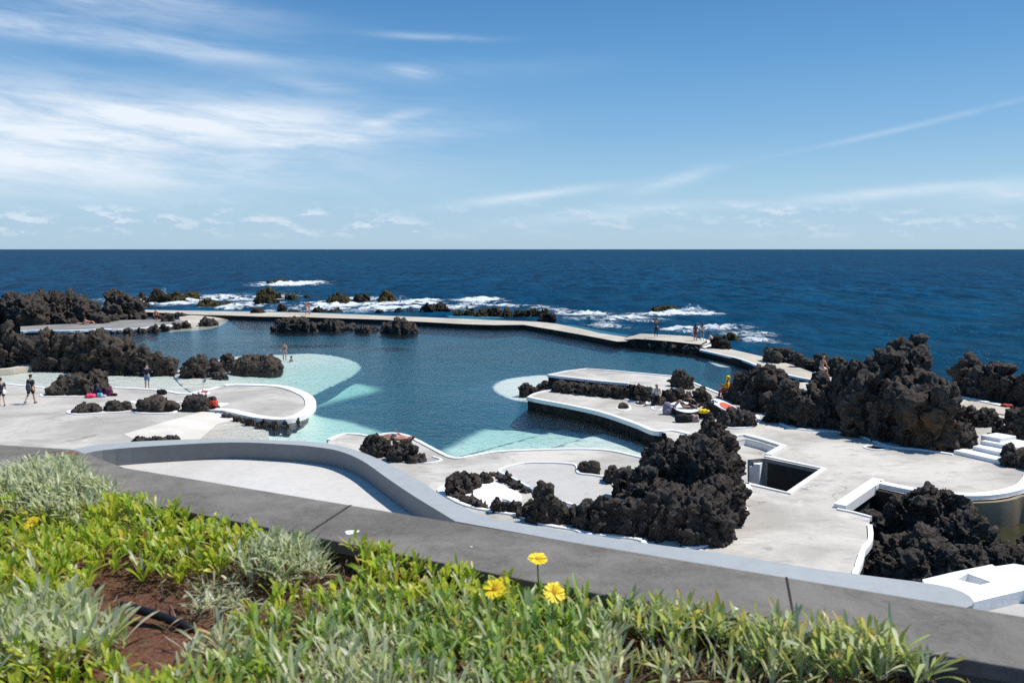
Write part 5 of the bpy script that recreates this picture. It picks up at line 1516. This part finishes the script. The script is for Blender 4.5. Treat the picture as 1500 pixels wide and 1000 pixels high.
# lifeguard chair
RED = plain('red_plastic', (0.55, 0.03, 0.02), 0.4, 0.05)
def bars(name, segs, r, mat, parent, loc=True):
    bm = bmesh.new()
    for p, q in segs:
        p, q = Vector(p), Vector(q); ax = q - p
        bmesh.ops.create_cone(bm, cap_ends=True, segments=8, radius1=r, radius2=r, depth=ax.length + r, matrix=Matrix.Translation((p + q) / 2) @ ax.to_track_quat('Z', 'Y').to_matrix().to_4x4())
    me = bpy.data.meshes.new(name); bm.to_mesh(me); bm.free()
    return link(name, me, mat, parent, True)
def boxm(name, c, s, mat, parent, rot=None, bev=.015):
    bm = bmesh.new()
    bmesh.ops.create_cube(bm, size=1, matrix=Matrix.Translation(c) @ (rot.to_4x4() if rot else Matrix.Identity(4)) @ Matrix.Diagonal((*s, 1)))
    bmesh.ops.bevel(bm, geom=bm.edges[:], offset=bev, segments=2, affect='EDGES')
    me = bpy.data.meshes.new(name); bm.to_mesh(me); bm.free()
    return link(name, me, mat, parent, True)
cl = W(1064, 583.5, 0)
ch = empty('plastic_chair', cl, 'bright red armchair by the pool with the yellow clad lifeguard in it', 'chair', rz=R(60))
boxm('seat', Vector((0, 0, .43)), (.52, .5, .05), RED, ch)
boxm('backrest', Vector((0, -.26, .72)), (.5, .05, .55), RED, ch, rx(R(10)))
for q in (-1, 1):
    boxm('armrest', Vector((q * .27, -.02, .66)), (.06, .5, .04), RED, ch)
    for w in (-1, 1):
        bars('leg', [((q * .23, w * .21, .42), (q * .27, w * .25, 0))], .025, RED, ch)
person('lifeguard seated in the red chair in a yellow hooded top', cl, -60, seat=.47, H=1.75, skin=SKIN_T, hair='dark', top=(.85, .60, .02), sleeve=.9, bottom=(.55, .05, .02), leg=.6, lean=-6, thigh=(88, 84), knee=(86, 78), arm=((25, 12, 55), (25, 12, 60)))
hood = blob('hood', None, None, Vector((0, 0, 0)), (.125, .135, .15), cloth((.85, .60, .02)), [o for o in COL.objects if o.get('label', '').startswith('lifeguard')][0], 2, .08, 5, False)
hood.location = Vector((0.06, -0.05, 1.24))
# rescue board
bo = empty('rescue_board', W(1066, 600, 0), 'white rescue board with a bright orange centre leaning on the flat-topped boulder', 'board')
def oval(L, Wd, t, n=24):
    V, F = [], []
    for z in (0, t):
        for i in range(n):
            a = 2 * math.pi * i / n
            c, s_ = math.cos(a), math.sin(a)
            V.append((Wd / 2 * math.copysign(abs(c) ** .8, c), L / 2 * math.copysign(abs(s_) ** .9, s_) * (1 if s_ > 0 else .95), z))
    F.append(tuple(range(n, 2 * n))); F.append(tuple(reversed(range(n))))
    for i in range(n):
        F.append((i, (i + 1) % n, n + (i + 1) % n, n + i))
    return mesh_from('board', V, F)
_Y = W(1078, 612).y
bo.location = Vector(((1066 - 750) / FP * _Y, _Y, zat(596, _Y)))
_d = Vector((-.78, .42, .34)).normalized(); _n = Vector((.1, -.55, .83)); _n = (_n - _d * _n.dot(_d)).normalized()
_m = Matrix((_d.cross(_n), _d, _n)).transposed().to_4x4()
def board_part(nm, me, mat, off):
    me.transform(_m @ Matrix.Translation(off))
    return link(nm, me, mat, bo, True)
board_part('hull', oval(1.55, .62, .1), M['white_clean'], Vector((0, 0, 0)))
ORANGE = plain('orange_foam', (0.75, 0.075, 0.02), 0.6, 0.08)
board_part('deck_pad', oval(1.0, .44, .02), ORANGE, Vector((0, -.2, .1)))
board_part('grip', oval(.3, .06, .05), M['white_clean'], Vector((0, .55, .1)))
# seated person on the right rocks
person('person with bare back and white shorts sitting on the rocks at the right', W(1203, 552, .2), 60, seat=.55, H=1.78, skin=SKIN_R, hair='grey', bottom=(.75, .75, .76), leg=.6, lean=14, thigh=(70, 80), knee=(80, 70), arm=((25, 14, 40), (25, 14, 40)))
blob('towel', 'white towel spread on the rock under the bare-backed person', 'towel', W(1200, 552.5, .35), (.42, .36, .22), cloth((.74, .78, .82)), seed=31, fold=.35)
blob('towel', 'red towel lying on the dark rocks at the right edge', 'towel', W(1490, 640, .1) + Vector((0, 1.0, 1.25)), (.26, .18, .09), cloth((.42, .05, .04)), seed=33, fold=.4)
# belongings by the humped rock
GB_ = 'belongings at the foot of the humped rock'
for nm, lab, cat, px, py, r, c in [('towel', 'hot pink towel heaped beside the humped rock', 'towel', 133, 582, (.34, .26, .15), (.80, .06, .14)),
                                   ('bag', 'navy bag leaning on the humped rock', 'bag', 144, 580.5, (.22, .18, .36), (.012, .018, .06)),
                                   ('bag', 'bright cyan bag in front of the navy one', 'bag', 146.5, 581.5, (.16, .15, .18), (.12, .50, .62)),
                                   ('towel', 'pale grey towel between the cyan and purple things', 'towel', 151.5, 581.5, (.20, .16, .10), (.45, .44, .48)),
                                   ('jacket', 'plum coloured jacket draped against the humped rock', 'jacket', 159, 579.5, (.26, .18, .32), (.13, .02, .075)),
                                   ('bag', 'little black pouch at the right end of the belongings', 'bag', 167.5, 579.5, (.2, .14, .10), BLACK)]:
    blob(nm, lab, cat, W(px, py, ZL), r, cloth(c), seed=px, fold=.32, group=GB_)
blob('bag', 'black rucksack left alone on the left deck near the navy hoodie', 'bag', W(237, 577.5, ZL), (.30, .2, .20), cloth((.014, .014, .018)), seed=41, fold=.35)
blob('bag', 'small dark blue bag behind the white kerb of the left deck', 'bag', W(196, 603, ZL), (.12, .1, .12), cloth((.03, .06, .10)), seed=43, fold=.3)
blob('shoes', 'dark pair of shoes left near the feet of the near sunbather', 'shoes', W(606, 642, 0), (.14, .14, .07), cloth((.06, .05, .05)), seed=45, fold=.35)
# lifebuoy on its rock
Yb = W(290, 602, ZL).y + 0.75
lz = zat(580.5, Yb) + .02
lbx = (292 - 750) / FP * Yb * 1.0
_rv = np.array([v.co[:] for v in lifebuoy_rock.data.vertices]) + np.array(lifebuoy_rock.location)
def top_at(x, y, r):
    k = np.hypot(_rv[:, 0] - x, _rv[:, 1] - y) < r
    return float(np.percentile(_rv[k, 2], 97)) if k.any() else lz
Yb = W(290, 602, ZL).y + 0.55
lbx = (293 - 750) / FP * Yb
lz = top_at(lbx, Yb, .33) + .05
lb = empty('lifebuoy', Vector((lbx, Yb, lz)), 'white ring lifebuoy with red bands lying on a dark boulder', 'lifebuoy')
def ring_mesh(Ro, r, a0, a1, n=40, m=10, grow=1.0):
    V, F = [], []
    for i in range(n + 1):
        a = a0 + (a1 - a0) * i / n
        for k in range(m):
            b = 2 * math.pi * k / m
            V.append(((Ro + r * grow * math.cos(b)) * math.cos(a), (Ro + r * grow * math.cos(b)) * math.sin(a), r * grow * math.sin(b)))
    for i in range(n):
        for k in range(m):
            F.append((i * m + k, (i + 1) * m + k, (i + 1) * m + (k + 1) % m, i * m + (k + 1) % m))
    me = mesh_from('ring', V, F, True)
    me.transform(Matrix.Rotation(R(16), 4, 'X') @ Matrix.Rotation(R(10), 4, 'Y'))
    return me
link('ring', ring_mesh(.26, .085, 0, 2 * math.pi), M['white_clean'], lb, True)
for k in range(4):
    a = k * math.pi / 2 + .5
    link('band', ring_mesh(.26, .085, a, a + .3, 6, 10, 1.06), RED, lb, True)
link('rope', ring_mesh(.15, .03, 0, 2 * math.pi), RED, lb, True)
blob('rescue_line', 'orange-red rescue line heaped beside the lifebuoy', 'rope', Vector((lbx + .58, Yb - .1, top_at(lbx + .58, Yb - .1, .2) - .04)), (.24, .18, .16), plain('red_line', (.62, .06, .035), .7), seed=51, fold=.5, freq=9)
# ------------------------------------------------------------------ plants in the planter
def leaves(n, base, azim, L, Wd, elev, curl, c0, c1, seg=6):
    """many bent spatula-shaped leaves: all arguments are arrays of length n"""
    t = np.linspace(0, 1, seg + 1)
    ang = elev[:, None] - curl[:, None] * t[None, :] ** 1.3
    st = L[:, None] / seg
    dr = np.cumsum(np.cos(ang) * st, 1) - np.cos(ang) * st
    dz = np.cumsum(np.sin(ang) * st, 1) - np.sin(ang) * st
    prof = np.interp(t, [0, .12, .45, .72, .88, .96, 1.0], [.30, .38, .70, 1.0, .92, .6, .2])
    w = Wd[:, None] * 0.5 * prof[None, :]
    ca, sa = np.cos(azim)[:, None], np.sin(azim)[:, None]
    cx = base[:, 0:1] + dr * ca; cy = base[:, 1:2] + dr * sa; cz = base[:, 2:3] + dz
    fold = 0.35
    tw = RNG.normal(0, .5, n)[:, None] * t[None, :]
    sx, sy = -sa * np.cos(tw), ca * np.cos(tw)
    szz = np.sin(tw)
    Vv = np.stack([np.stack([cx - sx * w, cy - sy * w, cz - szz * w + fold * w], -1), np.stack([cx, cy, cz], -1), np.stack([cx + sx * w, cy + sy * w, cz + szz * w + fold * w], -1)], 2)
    V = Vv.reshape(-1, 3)
    b = (np.arange(n) * (seg + 1) * 3)[:, None, None] + (np.arange(seg) * 3)[None, :, None]
    q = np.array([[0, 1, 4, 3], [1, 2, 5, 4]])
    F = (b[..., None] + q[None, None]).reshape(-1, 4)
    tt = np.repeat(np.tile(t, n), 3)[:, None]
    col = np.repeat(c0, (seg + 1) * 3, 0) * (1 - tt ** 3.6) + np.repeat(c1, (seg + 1) * 3, 0) * tt ** 3.6
    return V, F, np.clip(col, 0, 1)

def leaf_object(name, parts, label, cat, kind=None, group=None):
    V, F, C, off = [], [], [], 0
    for v, f, c in parts:
        V.append(v); F.append(f + off); C.append(c); off += len(v)
    V = np.concatenate(V); F = np.concatenate(F); C = np.concatenate(C)
    base = np.array([V[:, 0].mean(), V[:, 1].mean(), SZ])
    me = np_mesh(name, V - base, F)
    a = me.attributes.new('Col', 'FLOAT_COLOR', 'POINT')
    a.data.foreach_set('color', np.concatenate([C, np.ones((len(C), 1))], 1).astype(np.float32).ravel())
    o = bpy.data.objects.new(name, me); COL.objects.link(o); me.materials.append(M['leaf'])
    o.location = base
    return tag(o, label, cat, group, kind)

def pick(n, cols, p):
    cols = np.array(cols, float)
    i = RNG.choice(len(cols), n, p=np.array(p) / sum(p))
    return cols[i] * RNG.uniform(.75, 1.25, (n, 1))

def rosettes(P, k, L, Wd, elev, spread, c0, p0, c1, p1, stem=0.05, curl=(0.1, 0.9)):
    n = len(P)
    kk = RNG.integers(k[0], k[1] + 1, n)
    idx = np.repeat(np.arange(n), kk)
    m = len(idx)
    sc = np.repeat(RNG.uniform(.75, 1.2, n), kk)
    lean_a = RNG.uniform(0, 6.28, n)
    b = P[idx] + RNG.normal(0, .005, (m, 3)) * np.array([1, 1, .8])
    b[:, 2] += np.repeat(RNG.uniform(0, stem, n), kk)
    az_ = RNG.uniform(0, 6.28, m)
    lv = RNG.uniform(0, 1, m)                     # 0 = inner upright leaf, 1 = outer
    el_ = elev[1] + (elev[0] - elev[1]) * lv + RNG.normal(0, .10, m)
    ln = RNG.uniform(L[0], L[1], m) * sc * (0.72 + .35 * lv)
    w = RNG.uniform(Wd[0], Wd[1], m) * sc
    cu = RNG.uniform(curl[0], curl[1], m) * (0.3 + lv)
    return leaves(m, b, az_, ln, w, el_, cu, pick(m, c0, p0), pick(m, c1, p1))

cn_ = WL([(1900, 1058), (172, 729), (110, 694), (0, 688), (-250, 672), (-900, 650)], CZ)
bx_ = np.array([p.x for p in cn_] + [-8, 6]); by_ = np.array([p.y for p in cn_] + [0.9, 0.9])
def scatter(step):
    xs = np.arange(-5.0, 3.2, step); ys = np.arange(0.95, 5.0, step)
    X, Y = np.meshgrid(xs, ys)
    P = np.stack([X.ravel(), Y.ravel()], 1) + RNG.uniform(-step * .5, step * .5, (X.size, 2))
    P = P[inside(P[:, 0], P[:, 1], bx_, by_ - 0.035)]
    Q = np.concatenate([P, np.full((len(P), 1), SZ)], 1)
    fx, fy = pix((Q[:, 0], Q[:, 1], np.full(len(Q), SZ)))
    return Q, fx, fy
def ell(fx, fy, cx, cy, rx_, ry_):
    return ((fx - cx) / rx_) ** 2 + ((fy - cy) / ry_) ** 2
def nz(Q, s, seed=0):
    return fbm(np.stack([Q[:, 0] * s, Q[:, 1] * s, np.full(len(Q), seed * 7.7)], 1), 3)

GREEN = [(.38, .52, .045), (.50, .58, .05), (.26, .43, .05), (.62, .62, .07), (.68, .54, .07)]
TIP = [(.50, .60, .06), (.76, .66, .08), (.38, .55, .08), (.80, .52, .10)]
GREY = [(.56, .59, .37), (.65, .67, .49), (.47, .53, .25), (.72, .72, .56)]
BIG = [(.34, .50, .10), (.44, .54, .25), (.28, .46, .06), (.52, .58, .38), (.55, .58, .09)]
Q, fx, fy = scatter(0.034)
bare = np.minimum(ell(fx, fy, 215, 935, 105, 80), np.minimum(ell(fx, fy, 455, 868, 75, 45), ell(fx, fy, 330, 905, 80, 40)))
bare = np.minimum(bare, ell(fx, fy, 480, 820, 45, 25)) + nz(Q, 5, 1) * 0.8
silver = np.minimum(ell(fx, fy, 80, 745, 125, 38), np.minimum(ell(fx, fy, 415, 845, 58, 32), np.minimum(ell(fx, fy, 325, 885, 45, 20), ell(fx, fy, 60, 965, 110, 48)))) + nz(Q, 4, 2) * .7
right = (fx > 885 + nz(Q, 3, 3) * 60)
farright = fx > 1375
big = ((fy > 950 + nz(Q, 3, 4) * 60 - np.clip((fx - 450) / 5, -30, 35)) & (fx > 270)) | (fx < -900)
mound = np.clip(.045 + .06 * nz(Q, 2.0, 6), 0, .10)
# the main green carpet
m = (bare > 1.05) & (silver > 1) & ~right & ~big
Pg = Q[m].copy(); Pg[:, 2] += mound[m] * 0.8
sel = RNG.uniform(0, 1, len(Pg))
dryz = nz(Pg, 6, 12) > .55
parts = [rosettes(Pg[(sel < .86) & ~dryz], (6, 11), (.040, .078), (.008, .0135), (.8, 1.54), 1, GREEN, [4, 4, 3, 2, .6], TIP, [4, 3, 3, .8], .045),
         rosettes(Pg[sel > .93], (4, 8), (.05, .085), (.006, .010), (.7, 1.5), 1, GREY, [1, 1, 1, 1], GREY, [1, 1, 1, 1], .05),
         rosettes(Pg[(sel > .80) & (sel < .87)], (1, 3), (.04, .075), (.007, .012), (.3, 1.3), 1, [(.62, .40, .10), (.48, .30, .12), (.70, .60, .30)], [1, 1, 1], [(.5, .28, .08)], [1], .06),
         rosettes(Pg[dryz], (3, 7), (.03, .06), (.003, .007), (.2, 1.3), 1, [(.28, .19, .11), (.36, .28, .18), (.30, .34, .08)], [2, 1, 1], [(.3, .2, .12)], [1], .02)]
leaf_object('ground_cover', parts, 'carpet of short fleshy yellow-green leaves filling the planter', 'ground cover', 'stuff')
# the longer grey-green leaves nearest the camera
m = big & (bare > 1.0) & ~right & (RNG.uniform(0, 1, len(Q)) < .85)
Pb = Q[m].copy(); Pb[:, 2] += mound[m] * .5
sel = RNG.uniform(0, 1, len(Pb))
gz = nz(Pb, 2.5, 15) > -.1
parts = [rosettes(Pb[gz], (6, 10), (.06, .105), (.0085, .013), (.85, 1.54), 1, BIG, [4, 4, 3, 2, 1], BIG + [(.70, .62, .12), (.65, .45, .12)], [3, 3, 2, 2, 2, 1.2, .8], .03, (.1, .7)),
         rosettes(Pb[~gz], (6, 10), (.06, .115), (.007, .012), (.85, 1.54), 1, GREY, [1, 1, 1, 1], GREY + [(.6, .6, .2)], [1, 1, 1, 1, .6], .03, (.1, .7)),
         rosettes(Pb[sel < .12], (1, 2), (.05, .09), (.007, .011), (.3, 1.3), 1, [(.62, .40, .10), (.48, .30, .12), (.70, .60, .30)], [1, 1, 1], [(.5, .28, .08)], [1], .06)]
leaf_object('ground_cover', parts, 'longer grey-green strap leaves along the near edge of the planter', 'ground cover', 'stuff')
# silver plants, each a clump of its own
def clump(label, cx, cy, rx_, ry_, cols, L, Wd, k, h, dens=.03, group=None, tips=None, name='silver_leaved_plant', elev=(.35, 1.4)):
    Qc, ax_, ay_ = scatter(dens)
    e_ = ell(ax_, ay_, cx, cy, rx_, ry_) + nz(Qc, 6, cx * .01) * .25
    mm = e_ < 1
    Pc = Qc[mm].copy()
    Pc[:, 2] += h * np.sqrt(np.clip(1 - e_[mm], 0, 1))
    pr = [rosettes(Pc, k, L, Wd, elev, 1, cols, [3] * len(cols), tips or cols, [3] * len(tips or cols), .03, (0, .6))]
    # bare woody stems under the leaves
    n = len(Pc) * 2
    ii = RNG.integers(0, len(Pc), n)
    b0 = Pc[ii].copy(); b0[:, 2] = SZ
    b0[:, :2] += RNG.normal(0, .03, (n, 2))
    pr.append(leaves(n, b0, RNG.uniform(0, 6.28, n), RNG.uniform(.04, .06, n) + h * .7, np.full(n, .003), RNG.uniform(.7, 1.4, n), RNG.uniform(-.3, .5, n), pick(n, [(.12, .085, .06), (.2, .15, .11)], [1, 1]), pick(n, [(.2, .16, .12)], [1])))
    return leaf_object(name, pr, label, 'plant', None, group)
SG = 'silver and grey leaved clumps in the planter'
clump('wide silvery clump spilling over the coping corner at the left', 95, 752, 125, 44, GREY, (.055, .095), (.006, .010), (8, 13), .13, .03, SG)
clump('silvery tuft over dry stems between the soil patches', 412, 850, 62, 36, GREY + [(.3, .36, .1)], (.055, .09), (.006, .010), (7, 11), .07, .032, SG)
clump('low flattened silvery sprig beside the black pipe', 322, 890, 52, 22, GREY, (.05, .08), (.007, .011), (6, 9), .01, .04, SG, elev=(.05, .8))
clump('grey strap-leaved clump at the bottom left corner beside the bare soil', 60, 965, 120, 55, GREY + [(.42, .52, .14)], (.08, .13), (.008, .013), (6, 9), .03, .036, SG, elev=(.6, 1.5))
SPK = [(.46, .56, .27), (.56, .62, .42), (.40, .54, .14), (.64, .68, .54)]
TIPY = [(.68, .58, .10), (.70, .44, .08), (.44, .50, .2), (.44, .5, .32), (.66, .58, .10)]
clump('tall spiky grey-green clump with yellow tips at the right end of the planting', 1310, 992, 95, 48, SPK, (.085, .125), (.008, .012), (7, 10), .075, .031, SG, TIPY, 'spiky_plant', (.7, 1.5))
clump('spiky yellow-tipped clump in the middle of the right planting', 1175, 968, 85, 46, SPK, (.08, .115), (.008, .012), (7, 10), .06, .032, SG, TIPY, 'spiky_plant', (.7, 1.5))
clump('bushy grey-green clump nearest the third flower', 1030, 940, 100, 46, SPK + [(.3, .5, .06)], (.07, .10), (.008, .012), (7, 11), .06, .031, SG, TIPY, 'spiky_plant', (.7, 1.5))
clump('bright green tuft in front of the coping by the right planting', 960, 905, 85, 30, GREEN, (.05, .08), (.009, .0135), (7, 11), .05, .031, SG, TIP, 'spiky_plant', (.7, 1.5))
clump('leggy low clump along the bottom edge at the right', 1090, 1010, 190, 32, SPK, (.07, .11), (.007, .011), (5, 8), .02, .05, SG, TIPY, 'spiky_plant', (.5, 1.4))
clump('tiny green sprig at the bottom right corner', 1480, 1012, 40, 16, GREEN, (.04, .07), (.008, .011), (6, 9), .01, .034, SG, TIP, 'spiky_plant')
# dry stems and fallen leaves
Qd, dx, dy = scatter(0.02)
md_ = ((np.minimum(np.minimum(ell(dx, dy, 420, 875, 95, 60), ell(dx, dy, 330, 930, 90, 50)), np.minimum(ell(dx, dy, 240, 860, 120, 35), ell(dx, dy, 1150, 985, 290, 60))) + nz(Qd, 5, 9) * .8 < 1) & (RNG.uniform(0, 1, len(Qd)) < .75)) | (RNG.uniform(0, 1, len(Qd)) < .12)
Pd = Qd[md_].copy(); Pd[:, 2] += RNG.uniform(0.0, .03, len(Pd))
n = len(Pd)
parts = [leaves(n, Pd, RNG.uniform(0, 6.28, n), RNG.uniform(.03, .085, n), RNG.uniform(.002, .006, n), RNG.uniform(-.1, .9, n), RNG.uniform(-.3, .9, n), pick(n, [(.17, .11, .075), (.26, .19, .13), (.10, .07, .05), (.33, .26, .18)], [3, 3, 2, 1]), pick(n, [(.2, .14, .10), (.36, .28, .2)], [2, 1]))]
leaf_object('dry_stems', parts, 'dry brown stems and withered leaves on the soil', 'dry stems', 'stuff')

# yellow flowers
YEL = plain('yellow_petal', (0.83, 0.62, 0.02), 0.5, 0.1, 40)
ORG = plain('flower_disc', (0.55, 0.24, 0.01), 0.8, 0.3, 90, 0.4)
STEM = plain('flower_stem', (0.12, 0.2, 0.04), 0.6)
def flower(px, py, z, dia, tx, ty, label):
    c = W(px, py, z)
    o = empty('yellow_flower', Vector((c.x, c.y + .01, SZ + .02)), label, 'flower', 'yellow flowers in the planter')
    N_ = Matrix.Rotation(R(tx), 3, 'X') @ Matrix.Rotation(R(ty), 3, 'Y')
    V, F = [], []
    for k in range(15):
        a = 2 * math.pi * k / 15 + random.uniform(-.06, .06)
        L = dia / 2 * random.uniform(.9, 1.06); w = dia * .105
        lift = random.uniform(.05, .25)
        pr = [(.12, .5), (.4, .85), (.7, 1.0), (.9, .75), (1.0, .15)]
        off = len(V)
        for r_, q in pr:
            for s_ in (-1, 0, 1):
                x = r_ * L; y = s_ * w * q; zz = lift * L * math.sin(r_ * 2.4) + (0.0015 if s_ == 0 else 0.003) + (k % 2) * .0012
                p = Vector((x * math.cos(a) - y * math.sin(a), x * math.sin(a) + y * math.cos(a), zz))
                V.append(c + N_ @ p)
        for i in range(len(pr) - 1):
            for j in range(2):
                b = off + i * 3 + j
                F.append((b, b + 3, b + 4, b + 1))
    link('petals', mesh_from('petals', V, F, True), YEL, o)
    bm = bmesh.new()
    bmesh.ops.create_icosphere(bm, subdivisions=3, radius=1, matrix=Matrix.Translation(c + N_ @ Vector((0, 0, .003))) @ N_.to_4x4() @ Matrix.Diagonal((dia * .17, dia * .17, dia * .09, 1)))
    me = bpy.data.meshes.new('flower_centre'); bm.to_mesh(me); bm.free(); link('flower_centre', me, ORG, o)
    foot = Vector((c.x + random.uniform(-.02, .02), c.y + .015, SZ))
    pts = [foot, foot.lerp(c, .5) + Vector((.004, 0, 0)), c]
    V, F = [], []
    ln = smooth_line(pts, 5)
    for p in ln:
        for k in range(6):
            V.append(p + Vector((math.cos(k * 1.047) * .0022, math.sin(k * 1.047) * .0022, 0)))
    for i in range(len(ln) - 1):
        for k in range(6):
            F.append((i * 6 + k, i * 6 + (k + 1) % 6, (i + 1) * 6 + (k + 1) % 6, (i + 1) * 6 + k))
    link('stem', mesh_from('stem', V, F, True), STEM, o)
flower(787, 820, 7.93, .058, 14, 6, 'highest yellow flower, seen against the grey coping')
flower(725, 864, 7.93, .060, 34, -10, 'yellow flower at the left of the lower two')
flower(811, 869, 7.93, .060, 38, 10, 'yellow flower at the right of the lower two')
flower(48, 767, 7.93, .055, 30, -20, 'small yellow flower among the green leaves at the left')
# black irrigation pipe
pts = smooth_line([W(176, 886, SZ + .035), W(205, 893, SZ + .035), W(240, 904, SZ + .028), W(272, 917, SZ + .018), W(300, 932, SZ - .01)], 6)
V, F = [], []
for i, p in enumerate(pts):
    d = ((pts[min(i + 1, len(pts) - 1)]) - pts[max(i - 1, 0)]).normalized()
    a = d.cross(Vector((0, 0, 1))).normalized(); b = a.cross(d)
    for k in range(12):
        V.append(p + (a * math.cos(k * math.pi / 6) + b * math.sin(k * math.pi / 6)) * .0125)
for i in range(len(pts) - 1):
    for k in range(12):
        F.append((i * 12 + k, i * 12 + (k + 1) % 12, (i + 1) * 12 + (k + 1) % 12, (i + 1) * 12 + k))
F.append(tuple(range(12)))
po_ = link('irrigation_pipe', mesh_from('irrigation_pipe', V, F, True), plain('black_rubber', (.012, .012, .013), .45, .1))
tag(po_, 'short black irrigation pipe lying on the bare red soil', 'pipe')
